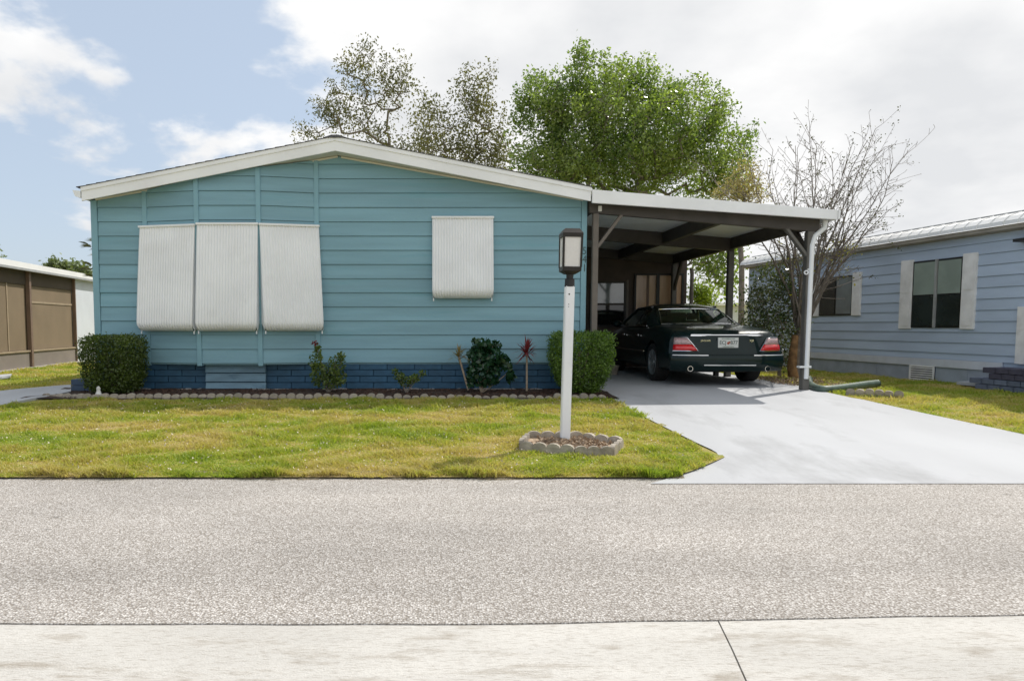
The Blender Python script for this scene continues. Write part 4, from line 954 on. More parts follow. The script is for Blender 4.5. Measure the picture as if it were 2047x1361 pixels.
for i in range(6):
    p, q = corner[i], corner[(i+1) % 6]; d = q - p; d.z = 0; L = d.length; nb = max(1, round(L / 0.135)); d.normalize(); nrm = Vector((d.y, -d.x, 0)); w = (L - 0.012) / nb
    pts = [(0, -0.05), (L - 0.012, -0.05)]
    for k in range(nb - 1, -1, -1):
        for s in range(0, 7):
            a = math.pi * s / 6; pts.append((w * (k + 0.5) + w/2 * math.cos(a), 0.052 + 0.040 * math.sin(a)))
    cl = []
    for u in pts:
        if not cl or (abs(cl[-1][0]-u[0]) + abs(cl[-1][1]-u[1])) > 1e-4: cl.append(u)
    zb_ = (gz(p.y) + gz(q.y)) / 2
    MB().prism([p + d * (s + 0.006) + Vector((0, 0, zb_ - p.z + h)) for s, h in cl], -nrm * 0.045).obj('block', M['edging'], ring)
inner = [c.lerp(lb, 0.08) for c in corner]
mb = MB().add([(p.x, p.y, gz(p.y) + 0.028) for p in inner], [tuple(range(6))])
tag(mb.obj('planter_soil', M['leaf_litter']), 'dry tan leaf litter filling the ring around the lamp post', 'leaf litter', kind='stuff')
C = []
while len(C) < 900:
    f = rng.dirichlet(np.ones(6) * 0.6); p = sum((inner[i] * float(f[i]) for i in range(6)), Vector()); C.append((p.x, p.y, gz(p.y) + 0.032 + rng.uniform(0, 0.02)))
V, F = leaf_quads(np.array(C), 0.045, rng, aspect=1.8, up=0.0)
tag(link('litter_leaves', fast_mesh('litter', V, [F]), None, M['leaf_litter']), 'curled dry brown leaves lying inside the lamp post ring', 'leaf litter', kind='stuff')

# ------------------------------------------------------------------ parked saloon car (local: y=0 rear, +y front)
car = thing('parked_car', 'dark green four-door saloon parked nose-in under the carport', 'car', (4.68, 10.98, 0.012), local=True, rz=R(-1.5))
def yrear(x): return 0.62 * max(0.0, abs(x) - 0.42) ** 2
CL = 5.0
def halfw(y):
    a = 0.42 + math.sqrt(max(0, y) / 0.62)
    f = 0.40 + math.sqrt(max(0, CL - y) / 0.75)
    return min(a, f, 0.885 + 0.015 * math.sin(math.pi * min(1, max(0, y / CL))))
top = lambda y: float(np.interp(y, [0, 0.10, 0.25, 0.6, 1.0, 1.35, 3.45, 3.8, 4.3, 4.7, 4.9, 5.0], [0.80, 0.862, 0.888, 0.925, 0.955, 0.965, 0.95, 0.92, 0.86, 0.77, 0.68, 0.60]))
bot = lambda y: float(np.interp(y, [0, 0.3, 0.8, 4.4, 5.0], [0.30, 0.225, 0.20, 0.20, 0.26]))
def tilt(y, z): return y + max(0, z - 0.52) * 0.30 * max(0, 1 - y / 0.9)
ystn = [0, 0.02, 0.05, 0.09, 0.14, 0.2, 0.3, 0.45] + lin(0.6, 4.4, 30) + [4.55, 4.68, 4.8, 4.88, 4.94, 4.98, 5.0]
V, F = [], []; K = 0
for y in ystn:
    w, T, B = halfw(y), top(y), bot(y)
    half = [(0.0, B), (0.55*w, B), (0.86*w, B + 0.004), (0.955*w, B + 0.05), (0.985*w, 0.38), (1.0*w, 0.47), (1.0*w, 0.53), (0.993*w, 0.60), (0.975*w, 0.70), (0.94*w, T - 0.105), (0.90*w, T - 0.045), (0.83*w, T - 0.012), (0.62*w, T + 0.008), (0.32*w, T + 0.02), (0.0, T + 0.024)]
    half = [(x, min(z, T + 0.024)) for x, z in half]
    full = [(x, z) for x, z in half] + [(-x, z) for x, z in half[-2:0:-1]]
    K = len(full); V += [(x, tilt(y, z), z) for x, z in full]
for i in range(len(ystn) - 1):
    for k in range(K): F.append((i*K+k, i*K+(k+1) % K, (i+1)*K+(k+1) % K, (i+1)*K+k))
F.append(tuple(range(K))); F.append(tuple((len(ystn)-1)*K + k for k in range(K))[::-1])
body_me = MB().add(V, F).mesh('body', smooth=32)
YA, YA2, WR = 1.12, 3.99, 0.328
tmpb = bpy.data.objects.new('tmp_body', body_me); COL.objects.link(tmpb)
cut = MB()
for ya in (YA, YA2):
    for s in (-1, 1): cut.lathe([(0.0, s*0.55), (WR + 0.045, s*0.55), (WR + 0.045, s*1.1), (0.0, s*1.1)], 40, 'x', (0, ya, WR))
tmpc = bpy.data.objects.new('tmp_cut', cut.mesh()); COL.objects.link(tmpc)
md = tmpb.modifiers.new('b', 'BOOLEAN'); md.object = tmpc; md.operation = 'DIFFERENCE'; md.solver = 'EXACT'
dg = bpy.context.evaluated_depsgraph_get(); nme = bpy.data.meshes.new_from_object(tmpb.evaluated_get(dg))
bpy.data.objects.remove(tmpb); bpy.data.objects.remove(tmpc)
nme.polygons.foreach_set('use_smooth', [True]*len(nme.polygons)); nme.set_sharp_from_angle(angle=R(32))
nme.materials.clear(); link('body', nme, car, M['paint'])
MB().box(-0.5, 0.5, 0.5, 4.6, 0.19, 0.24).obj('underbody', M['black'], car)
# greenhouse: rings from rear window base to windscreen base
gs = [(1.30, 0.955, 0.66, 0.66), (1.62, 1.12, 0.72, 0.64), (1.95, 1.275, 0.745, 0.58), (2.15, 1.325, 0.75, 0.56), (2.55, 1.352, 0.76, 0.55), (2.95, 1.335, 0.755, 0.55), (3.10, 1.30, 0.75, 0.56), (3.45, 1.11, 0.74, 0.63), (3.75, 0.945, 0.70, 0.69)]
BELT = 0.945
roofm = MB()
def gpt(i, s, t):
    """side point: t=0 belt, t=1 roof rail"""
    y, z, wb, wr = gs[i]; return Vector((s * (wb + 0.06 + (wr - wb - 0.06) * t), y, BELT + (z - 0.03 - BELT) * t))
rv = []
for i in range(2, 7):
    y, z, wb, wr = gs[i]
    ring_ = [gpt(i, -1, 0.93), gpt(i, -1, 1.0), Vector((-wr * 0.8, y, z)), Vector((-wr*0.4, y, z + 0.018)), Vector((0, y, z + 0.022)), Vector((wr*0.4, y, z + 0.018)), Vector((wr * 0.8, y, z)), gpt(i, 1, 1.0), gpt(i, 1, 0.93)]
    rv.append(ring_)
n = len(rv[0])
roofm.add([p for r in rv for p in r], [(i*n+k, (i+1)*n+k, (i+1)*n+k+1, i*n+k+1) for i in range(len(rv)-1) for k in range(n-1)])
roofm.obj('roof', M['paint'], car, smooth=50)
def quad_strip(rows, name, m, par=car, smooth=60):
    n = len(rows[0]); return MB().add([p for r in rows for p in r], [(i*n+k, i*n+k+1, (i+1)*n+k+1, (i+1)*n+k) for i in range(len(rows)-1) for k in range(n-1)]).obj(name, m, par, smooth=smooth)
# rear window: curved sheet from roof edge (i=2) to deck (i=0)
def rw(u, v):
    """u -1..1 across, v 0 deck..1 roof"""
    w = 0.70 + (0.565 - 0.70) * v; y = 1.27 + (1.93 - 1.27) * v - 0.02 * math.sin(math.pi * v) + 0.10 * u * u * (1 - 0.3 * v); z = 0.965 + (1.272 - 0.965) * v + 0.012 * math.sin(math.pi * v) - 0.012 * u * u
    return Vector((u * w, y, z))
us = lin(-0.93, 0.93, 12); vs_ = lin(0.05, 0.93, 6)
rwin = quad_strip([[rw(u, v) for u in us] for v in vs_], 'rear_window', M['car_glass'])
for u0, u1 in ((-1.0, -0.93), (0.93, 1.0)): quad_strip([[rw(u0, v), rw(u1, v)] for v in lin(-0.02, 1.03, 6)], 'pillar', M['paint'])
quad_strip([[rw(u, v) for u in us] for v in (0.93, 1.05)], 'roof_edge', M['paint']); quad_strip([[rw(u, v) for u in us] for v in (-0.06, 0.05)], 'window_sill', M['paint'])
loop = [rw(-0.93, v) for v in vs_] + [rw(u, 0.93) for u in us[1:]] + [rw(0.93, v) for v in vs_[::-1][1:]] + [rw(u, 0.05) for u in us[::-1][1:]]
MB().tube([p + Vector((0, -0.008, 0.006)) for p in loop], 0.009, 5).obj('window_trim', M['chrome'], rwin, smooth=60)
# C-pillars, sides
for s in (-1, 1):
    quad_strip([[gpt(0, s, 0.0) + Vector((0, -0.05, 0)), rw(s, 0) ], [gpt(1, s, 0.0).lerp(gpt(1, s, 1), 0.55) + Vector((0, -.02, 0)), rw(s, 0.5)], [gpt(2, s, 0.93), rw(s, 1.0)]], 'pillar', M['paint'])
    quad_strip([[gpt(0, s, 0.0) + Vector((0, -0.05, 0)), Vector((s*0.80, 1.75, BELT))], [gpt(1, s, 0).lerp(gpt(1, s, 1), 0.55) + Vector((0, -.02, 0)), Vector((s*0.755, 1.86, BELT + 0.14))], [gpt(2, s, 0.93), gpt(3, s, 0.93)]], 'pillar', M['paint'])
    # rear and front side glass with a door post between
    yr = lambda y, t: Vector((s * (0.806 - 0.235 * t), y, BELT + 0.36 * t))
    def sg(ya, yb, yc, yd, t1, nm):
        g = quad_strip([[yr(ya, 0.02), yr(yb, 0.02)], [yr((ya+yc)/2, t1/2), yr((yb+yd)/2, t1/2)], [yr(yc, t1), yr(yd, t1)]], nm, M['car_glass'])
        return g
    sg(1.78, 2.42, 2.14, 2.42, 0.93, 'side_window'); w_ = sg(2.50, 3.55, 2.50, 3.02, 0.93, 'side_window')
    quad_strip([[yr(2.42, 0), yr(2.50, 0)], [yr(2.42, 0.97), yr(2.50, 0.97)]], 'door_post', M['black'])
    MB().tube([yr(3.66, 0), yr(3.09, 0.93), yr(2.15, 0.97)], 0.028, 6).obj('pillar', M['paint'], car, smooth=60)
    MB().tube([yr(1.70, 0.0), yr(3.6, 0.0)], 0.009, 5).obj('belt_trim', M['chrome'], car)
    # mirror, handles, rubbing strip
    mc = Vector((s * 0.93, 3.42, 0.99))
    mir = MB().lathe([(0.0, -0.07), (0.06, -0.065), (0.085, -0.02), (0.07, 0.03), (0.03, 0.06), (0.0, 0.062)], 12, 'x'); me = mir.mesh('mirror', smooth=60)
    me.transform(Matrix.Translation(mc) @ Matrix.Rotation(R(90), 4, 'Z') @ Matrix.Diagonal((1, 1.15, 0.78, 1))); mo = link('mirror', me, car, M['paint'])
    MB().bar((s*0.80, 3.42, 0.955), (s*0.90, 3.42, 0.97), 0.05, 0.04).obj('mirror_stalk', M['paint'], mo)
    for yh in (1.95, 2.98): MB().bar((s*0.885, yh, 0.78), (s*0.885, yh + 0.16, 0.785), 0.02, 0.025).obj('door_handle', M['chrome'], car, bevel=0.004)
    MB().bar((s*0.902, 1.55, 0.50), (s*0.902, 3.55, 0.50), 0.012, 0.022).obj('rubbing_strip', M['chrome'], car)
ws = [[Vector((u * 0.70, 3.72 - 0.05 + 0.06*(1-u*u), 0.945)) for u in lin(-1, 1, 6)], [Vector((u * 0.60, 3.10 + 0.05*(1-u*u), 1.30)) for u in lin(-1, 1, 6)]]
quad_strip(ws, 'windscreen', M['car_glass'])
MB().box(-0.74, 0.74, 1.28, 1.85, 0.86, 0.925).obj('parcel_shelf', M['black'], car)
# seats seen through the glass
for x, y, m_ in ((-0.37, 1.92, 'beige'), (0.37, 1.92, 'beige')):
    MB().box(x - 0.26, x + 0.26, y, y + 0.16, 0.60, 1.00).obj('rear_seat', M[m_], car, bevel=0.04)
    MB().box(x - 0.12, x + 0.12, y + 0.02, y + 0.12, 1.0, 1.13).obj('headrest', M[m_], car, bevel=0.03)
for x in (-0.38, 0.38):
    MB().box(x - 0.24, x + 0.24, 2.75, 2.9, 0.55, 1.05).obj('front_seat', M['beige'], car, bevel=0.04)
    MB().box(x - 0.12, x + 0.12, 2.78, 2.88, 1.06, 1.20).obj('headrest', M['beige'], car, bevel=0.03)
MB().box(-0.33, 0.0, 2.02, 2.06, 0.93, 1.19).obj('card', M['paper'], car)
# tail: lamps, plate, chrome strip, bumper, exhausts, badges
def rear_pt(x, z, off): return Vector((x, tilt(yrear(x), z) - off, z))
def rear_patch(poly_rows, name, m, off=0.008, par=car, thick=0.02):
    """rows of (x,z) lists swept on the curved tail"""
    rows = [[rear_pt(x, z, off) for x, z in r] for r in poly_rows]; n = len(rows[0]); b0 = []
    mb = MB().add([p for r in rows for p in r], [(i*n+k, i*n+k+1, (i+1)*n+k+1, (i+1)*n+k) for i in range(len(rows)-1) for k in range(n-1)])
    me = mb.mesh(name, smooth=60); o = link(name, me, par, m); sd_ = o.modifiers.new('s', 'SOLIDIFY'); sd_.thickness = thick; sd_.offset = 0; return o
for s in (-1, 1):
    def row(z, xi, xo): return [(s * (xo + (xi - xo) * k / 6), z) for k in range(7)]
    zL = [0.556, 0.605, 0.655, 0.705, 0.758]
    xi = lambda z: 0.475 + (0.62 - 0.475) * (z - 0.556) / 0.20; xo = lambda z: 0.838 - 0.03 * (z - 0.556) / 0.2
    lampo = rear_patch([row(z, xi(z) + 0.012, xo(z)) for z in (0.562, 0.605, 0.652)], 'tail_lamp', M['red_lens'], 0.014)
    rear_patch([row(z, xi(z) + 0.012, xo(z)) for z in (0.655, 0.705, 0.752)], 'reversing_lens', M['clear_lens'], 0.014, lampo)
    edge = [rear_pt(s * xo(0.556), 0.552, 0.016)] + [rear_pt(s * (xo(.556) + (xi(.556) - xo(.556)) * k / 5), 0.552, 0.016) for k in range(1, 6)] + [rear_pt(s * xi(z), z, 0.016) for z in (0.61, 0.66, 0.71, 0.762)] + [rear_pt(s * xo(0.758), 0.764, 0.016)]
    MB().tube(edge, 0.0085, 5).obj('lamp_trim', M['chrome'], lampo, smooth=60)
MB().prism([rear_pt(x, z, 0.012) for x, z in ((-0.57, 0.785), (0.57, 0.785), (0.56, 0.815), (-0.56, 0.815))], (0, 0.05, 0)).obj('boot_handle', M['chrome'], car, bevel=0.004)
plate_c = rear_pt(0, 0.685, 0.022)
pl = MB().box(-0.158, 0.158, plate_c.y - 0.004, plate_c.y + 0.03, 0.605, 0.765).obj('number_plate', M['plate'], car, bevel=0.002)
text('plate_letters', 'ECJ', 0.085, Matrix.Translation((-0.085, plate_c.y - 0.006, 0.682)) @ FACE @ Matrix.Diagonal((0.85, 1, 1, 1)), M['plate_dark'], pl, 0.001)
text('plate_letters', 'B77', 0.085, Matrix.Translation((0.088, plate_c.y - 0.006, 0.682)) @ FACE @ Matrix.Diagonal((0.85, 1, 1, 1)), M['plate_dark'], pl, 0.001)
text('plate_slogan', 'MYFLORIDA.COM', 0.026, Matrix.Translation((0.0, plate_c.y - 0.006, 0.746)) @ FACE, M['plate_green'], pl, 0.001)
text('plate_slogan', 'SUNSHINE STATE', 0.022, Matrix.Translation((0.0, plate_c.y - 0.006, 0.619)) @ FACE, M['plate_green'], pl, 0.001)
for k, (ox, oz, r_) in enumerate(((0.0, 0.0, 0.021), (0.018, 0.014, 0.015))):
    me = MB().lathe([(r_, 0), (r_, 0.001), (0, 0.001)], 12, 'z').mesh('plate_emblem'); me.transform(Matrix.Translation((ox, plate_c.y - 0.0045, 0.676 + oz)) @ FACE); link('plate_emblem', me, pl, M['plate_orange'])
text('badge', 'JAGUAR', 0.042, Matrix.Translation(rear_pt(-0.345, 0.715, 0.012)) @ FACE, M['chrome'], car, 0.003)
text('badge', 'XJ8', 0.046, Matrix.Translation(rear_pt(0.37, 0.715, 0.012)) @ FACE, M['chrome'], car, 0.003)
# bumper shell
rows = []
for z, off in ((0.235, -0.03), (0.27, 0.03), (0.36, 0.062), (0.45, 0.068), (0.485, 0.06), (0.495, 0.02)):
    rows.append([Vector((x * (1.0 + 0.02), tilt(yrear(x), z) - off, z)) for x in [v * 0.86 for v in lin(-1, 1, 22)]])
bump = quad_strip(rows, 'bumper', M['paint'])
for xa, xb in ((-0.84, -0.33), (0.36, 0.84)):
    MB().tube([Vector((x * 1.02, yrear(x) - 0.062, 0.487)) for x in lin(xa, xb, 10)], 0.011, 6).obj('bumper_blade', M['chrome'], bump, smooth=60)
MB().tube([Vector((x, yrear(x) - 0.068, 0.335)) for x in lin(-0.4, 0.4, 8)], 0.012, 6).obj('bumper_line', M['alloy'], bump, smooth=60)
for s in (-1, 1):
    ex = MB().lathe([(0.033, 0.06), (0.036, -0.02), (0.043, -0.02), (0.043, 0.12)], 16, 'z'); me = ex.mesh('exhaust_pipe', smooth=50)
    me.transform(Matrix.Translation((s * 0.60, yrear(0.6) - 0.035, 0.278)) @ Matrix.Rotation(R(-90), 4, 'X')); link('exhaust_pipe', me, car, M['chrome'])
MB().box(-0.03, 0.03, 0.45, 0.55, 0.13, 0.2).obj('tow_eye', M['black'], car)
# wheels
tyre_p = [(0.225, -0.10), (0.27, -0.118), (0.305, -0.118), (0.322, -0.10), (0.328, -0.06), (0.328, 0.06), (0.322, 0.10), (0.305, 0.118), (0.27, 0.118), (0.225, 0.10), (0.225, -0.10)]
tyre_me = MB().lathe(tyre_p, 40).mesh('tyre', smooth=40); tyre_me.materials.append(M['tyre'])
rim_me = MB().lathe([(0.226, -0.1), (0.226, 0.09), (0.218, 0.105), (0.205, 0.098), (0.20, 0.02), (0.19, -0.05), (0.0, -0.05)], 36).mesh('rim', smooth=40); rim_me.materials.append(M['alloy'])
spm = MB()
for k in range(7):
    a = 2*math.pi*k/7
    spm.bar((0.075, 0, 0), (0.088, 0.205*math.cos(a), 0.205*math.sin(a)), 0.035, 0.018, (1, 0, 0))
spm.lathe([(0.05, 0.06), (0.048, 0.095), (0.02, 0.102), (0.0, 0.102)], 16)
spoke_me = spm.mesh('spokes', smooth=40); spoke_me.materials.append(M['alloy'])
for ya in (YA, YA2):
    for s in (-1, 1):
        wh = link('wheel', None, car); wh.location = (s * 0.765, ya, WR - 0.004); wh.rotation_euler = (0, 0, 0 if s > 0 else math.pi); wh.empty_display_size = 0.1
        link('tyre', tyre_me, wh); link('rim', rim_me, wh); link('spokes', spoke_me, wh)
# small pot behind the front wheel
pt = at(1226, 742, 13.6); 
pot = thing('flower_pot', 'small pale pot on the carport floor behind the right hedge', 'pot', (pt.x, 13.6, 0.012))
MB().lathe([(0.0, 0.0), (0.075, 0.0), (0.10, 0.15), (0.115, 0.155), (0.115, 0.18), (0.095, 0.18), (0.09, 0.14), (0.0, 0.13)], 20, 'z', (pt.x, 13.6, 0.012)).obj('pot_body', M['edging'], pot, smooth=40)

# ------------------------------------------------------------------ neighbour on the right: periwinkle house
P0 = gp(1820, 759); P0.z = 0; DV = Vector((-0.111, 1, 0)).normalized(); NV = Vector((DV.y, -DV.x, 0)) * -1.0   # NV points to the camera side
nb = thing('periwinkle_house', 'periwinkle blue lap-sided neighbouring house with black windows and pale shutters', 'house', (9.0, 12.84, 0))
def bw_(px, py): return on_wall(px, py, P0, DV)
def bpt(s, z, off=0.0): return Vector((P0.x, P0.y, 0)) + DV * s + NV * off + Vector((0, 0, z))
def bs(px, py):
    h = bw_(px, py); return (Vector((h.x, h.y, 0)) - P0).dot(DV), h.z
s_far = bs(1500, 600)[0]; s_near = -6.2
zband = bs(1900, 719)[1]; zeave = bs(2000, 466)[1]; zb_lo = bs(1900, 735)[1]
def bbox(name, s0, s1, z0, z1, o0, o1, m, par=nb, bevel=0):
    q = [bpt(s0, z0, o0), bpt(s1, z0, o0), bpt(s1, z0, o1), bpt(s0, z0, o1)]
    return MB().prism(q, (0, 0, z1 - z0)).obj(name, m, par, bevel=bevel)
bbox('wall', s_near, s_far, -0.1, zeave + 0.1, -0.15, -0.006, M['periwinkle'])
boards(nb, bpt(s_far, 0), bpt(s_near, 0), zband, zeave + 0.05, 'periwinkle', pitch=(zeave - zband) / 11.3, zphase=zband - 0.07, gable=False, proud=0.016)
bbox('base_band', bs(2006, 730)[0], s_far, zb_lo, zband, 0.0, 0.03, M['band'], bevel=0.004)
ss = s_far; splits = [s_far, bs(1752, 740)[0], bs(1934, 760)[0], s_near]
for a, c in zip(splits[:-1], splits[1:]): bbox('skirting_panel', c + 0.004, a - 0.004, -0.12, zb_lo, -0.005, 0.004, M['stucco'])
bbox('wall', s_far, s_far + 0.1, -0.1, zeave + 0.05, -7.0, 0.0, M['periwinkle'])
# far corner trim
# roof: eave soffit, rolled edge of white metal, slope
def roof_prof(pts, name, m, s0, s1, par=nb):
    a = [bpt(s0, z, o) for o, z in pts]; b2 = [bpt(s1, z, o) for o, z in pts]; n = len(pts)
    return MB().add(a + b2, [tuple(range(n))[::-1], tuple(range(n, 2*n))] + [(i, (i+1) % n, n+(i+1) % n, n+i) for i in range(n)]).obj(name, m, par)
roof_prof([(0.0, zeave), (0.16, zeave + 0.02), (0.16, zeave + 0.085), (0.0, zeave + 0.085)], 'eave', M['eave_tan'], s_far + 0.15, s_near)
ZP = zeave + 0.088
roof_prof([(0.19, ZP), (0.175, ZP + 0.06), (0.10, ZP + 0.13), (-0.10, ZP + 0.20), (-3.6, ZP + 0.72), (-3.6, ZP + 0.68), (-0.1, ZP + 0.05)], 'roof_sheet', M['roof_metal'], s_far + 0.2, s_near)
s = s_near
while s < s_far + 0.15:
    q = [bpt(s, ZP + z, o) for o, z in ((0.193, 0.0), (0.18, 0.062), (0.104, 0.136), (-0.10, 0.206))]
    MB().tube(q, 0.007, 5).obj('roof_rib', M['roof_metal'], nb); s += 0.23
roof_prof([(-0.12, ZP + 0.207), (-0.12, ZP + 0.225), (-0.16, ZP + 0.23), (-0.16, ZP + 0.207)], 'roof_flashing', M['mullion'], s_far + 0.2, s_near)
def nwindow(px0, px1, pyt, pyb, n_cols, shut_l, shut_r, upper, lower, split=0.52, name='window'):
    s0, s1 = bs(px0, 600)[0], bs(px1, 600)[0]; z1, z0 = bs(px0, pyt)[1], bs(px0, pyb)[1]
    fr = bbox(name, s1, s0, z0, z1, 0.0, 0.03, M['win_frame']); f = 0.035; w = (s0 - s1) / n_cols
    for c in range(n_cols):
        a, c2 = s0 - w * c - f, s0 - w * (c + 1) + f
        bbox('pane', c2, a, z0 + f, z0 + (z1 - z0) * (1 - split) - 0.01, 0.031, 0.036, lower[c], fr)
        if split < 1: bbox('pane', c2, a, z0 + (z1 - z0) * (1 - split) + 0.015, z1 - f, 0.031, 0.042, upper[c], fr)
        if c: bbox('mullion', s0 - w * c - 0.02, s0 - w * c + 0.02, z0, z1, 0.031, 0.06, M['mullion'], fr)
    for sh in (shut_l, shut_r):
        if sh:
            a, c2 = bs(sh[0], 600)[0], bs(sh[1], 600)[0]
            so_ = bbox('shutter', c2, a, z0 - 0.02, z1 + 0.04, 0.003, 0.045, M['shutter'], bevel=0.006)
            for q0, q1 in ((0.03, 0.47), (0.53, 0.97)):
                bbox('shutter_panel', c2 + 0.05, a - 0.05, z0 + (z1 - z0) * q0, z0 + (z1 - z0) * q1, 0.0455, 0.052, M['shutter'], so_, bevel=0.003)
    return fr
nwindow(1826, 1926, 524, 655, 2, (1802, 1826), (1925, 1953), [M['blind'], M['blind']], [M['dark_screen'], M['dark_screen']], 0.52)
s0 = bs(1641, 600)[0]; s1 = bs(1706, 600)[0]; z1, z0 = bs(1706, 550)[1], bs(1706, 630)[1]
fr = bbox('window', s1, s0, z0, z1, 0.0, 0.03, M['win_frame']); sm = s0 + (s1 - s0) * 0.52
bbox('pane', sm + 0.03, s0 - 0.03, z0 + 0.03, z1 - 0.03, 0.031, 0.036, M['dark_screen'], fr); bbox('pane', s1 + 0.02, sm - 0.02, z0 + 0.03, z1 - 0.03, 0.031, 0.042, M['skyglass'], fr)
for a, c in ((1706, 1723), (1622, 1640)): bbox('shutter', bs(c, 600)[0], bs(a, 600)[0], z0 - 0.01, z1 + 0.05, 0.003, 0.045, M['shutter'], bevel=0.006)
# vent
s0, s1 = bs(1820, 750)[0], bs(1870, 750)[0]; z1, z0 = bs(1845, 730)[1], bs(1845, 763)[1]
vt = bbox('vent', s1, s0, z0, z1, 0.003, 0.02, M['black']); f = 0.03
for a, c, u, v in ((s0 - f, s0, z0, z1), (s1, s1 + f, z0, z1), (s1 + f, s0 - f, z1 - f, z1), (s1 + f, s0 - f, z0, z0 + f)): bbox('vent_frame', a, c, u, v, 0.021, 0.035, M['shutter'], vt)
for k in range(6):
    z = z0 + f + (z1 - z0 - 2*f) * (k + 0.5) / 6; bbox('slat', s1 + f, s0 - f, z - 0.011, z + 0.009, 0.0205, 0.036, M['shutter'], vt)
# white door trim at the frame's edge and a wall lamp
bbox('door_trim', bs(2060, 600)[0], bs(2041, 600)[0], zband + 0.0, bs(2045, 640)[1] + 0.2, 0.0, 0.05, M['shutter'])
bbox('wall_lamp', bs(2060, 600)[0], bs(2037, 600)[0], bs(2040, 485)[1], bs(2040, 479)[1], 0.02, 0.16, M['black'])
# brick steps and slab
steps = thing('brick_steps', 'slate blue brick steps against the periwinkle house at the right edge', 'steps', bpt(bs(2030, 770)[0], 0, 0.3))
sA = bs(2008, 765)[0]; 
bw3, bh3 = 0.21, 0.085
st_me = MB().box(-bw3/2 + .004, bw3/2 - .004, -0.05, 0.05, 0.004, bh3 - .004).mesh('brick', bevel=0.005); st_me.materials.append(M['slatebrick'])
cap_me = MB().box(-bw3/2 + .003, bw3/2 - .003, -0.05, 0.05, 0.003, bh3 - .003).mesh('brick', bevel=0.005); cap_me.materials.append(M['slatecap'])
rzb = math.atan2(DV.y, DV.x)
for r in range(4):
    for c in range(9):
        for q in range(4):
            if q < 3 and 0 < c and r < 3: continue
            s_ = sA - bw3 * (c + (0.5 if r % 2 else 1.0)) + (0.18 if r < 2 else -0.04)
            o = link('brick', cap_me if r >= 2 else st_me, steps); o.location = bpt(s_, r * bh3 + 0.0, 0.07 + q * 0.102); o.rotation_euler = (0, 0, rzb)
q = [gp(1912, 772), gp(2120, 792), gp(2200, 780), gp(1990, 767)]
MB().prism([(p.x, p.y, gz(p.y) + 0.03) for p in q], (0, 0, 0.045)).obj('garden_slab', M['path']); tag(bpy.data.objects['garden_slab'], 'thin pale concrete slab on the grass before the slate brick steps', 'slab')
# short scalloped edging by the drain hose
e2 = thing('bed_edging', 'short broken row of grey scalloped edging on the grass right of the driveway', 'garden edging', gp(1750, 795))
pA, pB = gp(1690, 790), gp(1806, 797)
for k in range(6):
    p = pA.lerp(pB, (k + 0.5) / 6); o = link('stone', sc_me[k % 3], e2); o.location = (p.x, p.y, gz(p.y) + 0.015); o.rotation_euler = (random.uniform(-.15, .15), 0, math.atan2(pB.y - pA.y, pB.x - pA.x) + random.uniform(-.1, .1)); o.scale = ((pB - pA).length / 6 / 0.12, 1, 1)

# ------------------------------------------------------------------ neighbour on the left: screened porch
Q0 = gp(0, 744); Q0.z = 0; QD = Vector((-0.095, 1, 0)).normalized(); QN = Vector((QD.y, -QD.x, 0))
lh = thing('screened_porch_house', 'white-roofed house with a long brown screened porch beyond the left lawn', 'house', (-9.9, 16, 0))
def ls(px, py):
    h = on_wall(px, py, Q0, QD); return (Vector((h.x, h.y, 0)) - Q0).dot(QD), h.z
def lpt(s, z, off=0.0): return Q0 + QD * s + QN * off + Vector((0, 0, z))
def lbox(name, s0, s1, z0, z1, o0, o1, m, par=lh, bevel=0):
    return MB().prism([lpt(s0, z0, o0), lpt(s1, z0, o0), lpt(s1, z0, o1), lpt(s0, z0, o1)], (0, 0, z1 - z0)).obj(name, m, par, bevel=bevel)
sa = -6.0; smid = ls(61, 650)[0]; sb = ls(152, 650)[0]; sc_ = ls(215, 650)[0] + 3
zt2 = ls(60, 542)[1]; zk = ls(60, 703)[1]; zdk = ls(100, 575)[1]; zf = ls(100, 520)[1]
lbox('wall', sa, sb, -0.05, zt2, -0.3, -0.12, M['sun_screen_dark'])
lbox('white_wall', sb + 0.01, sc_, -0.05, zt2 + 0.05, -0.25, -0.002, M['pale_wall'])
for a, c in ((sa, smid), (smid, sb)):
    lbox('kick_panel', a + 0.05, c - 0.05, 0.03, zk, -0.06, -0.02, M['kick']); lbox('rail', a + 0.05, c - 0.05, zk, zk + 0.035, -0.06, 0.01, M['tan_rail'])
    lbox('screen', a + 0.05, c - 0.05, zk + 0.04, zdk, -0.08, -0.07, M['sun_screen']); lbox('valance', a + 0.05, c - 0.05, zdk, zt2, -0.05, -0.045, M['sun_screen_dark'])
lbox('post', smid - 0.045, smid + 0.045, 0.0, zt2, -0.06, 0.03, M['screen_frame']); lbox('post', sb - 0.045, sb + 0.0, 0.0, zt2, -0.06, 0.02, M['screen_frame']); lbox('post', sa - 0.045, sa + 0.045, 0.0, zt2, -0.06, 0.03, M['screen_frame'])
lbox('rail', smid + 0.05, sb - 0.05, ls(110, 607)[1] - 0.02, ls(110, 607)[1] + 0.025, -0.07, -0.055, M['tan_rail'])
s_ = ls(22, 650)[0]; lbox('mullion', s_ - 0.02, s_ + 0.02, zk + 0.04, zt2 - 0.1, -0.069, -0.055, M['tan_rail'])
lbox('sill', sa, sb, -0.06, 0.03, -0.1, 0.06, M['bed_footing'])
a = [lpt(sa, z, o) for o, z in ((0.16, zt2), (0.16, zt2 + 0.14), (-3.5, zt2 + 0.5), (-3.5, zt2 + 0.4), (-0.1, zt2))]
MB().prism(a, QD * (sc_ + 1.0 - sa)).obj('roof', M['roof_metal'], lh)
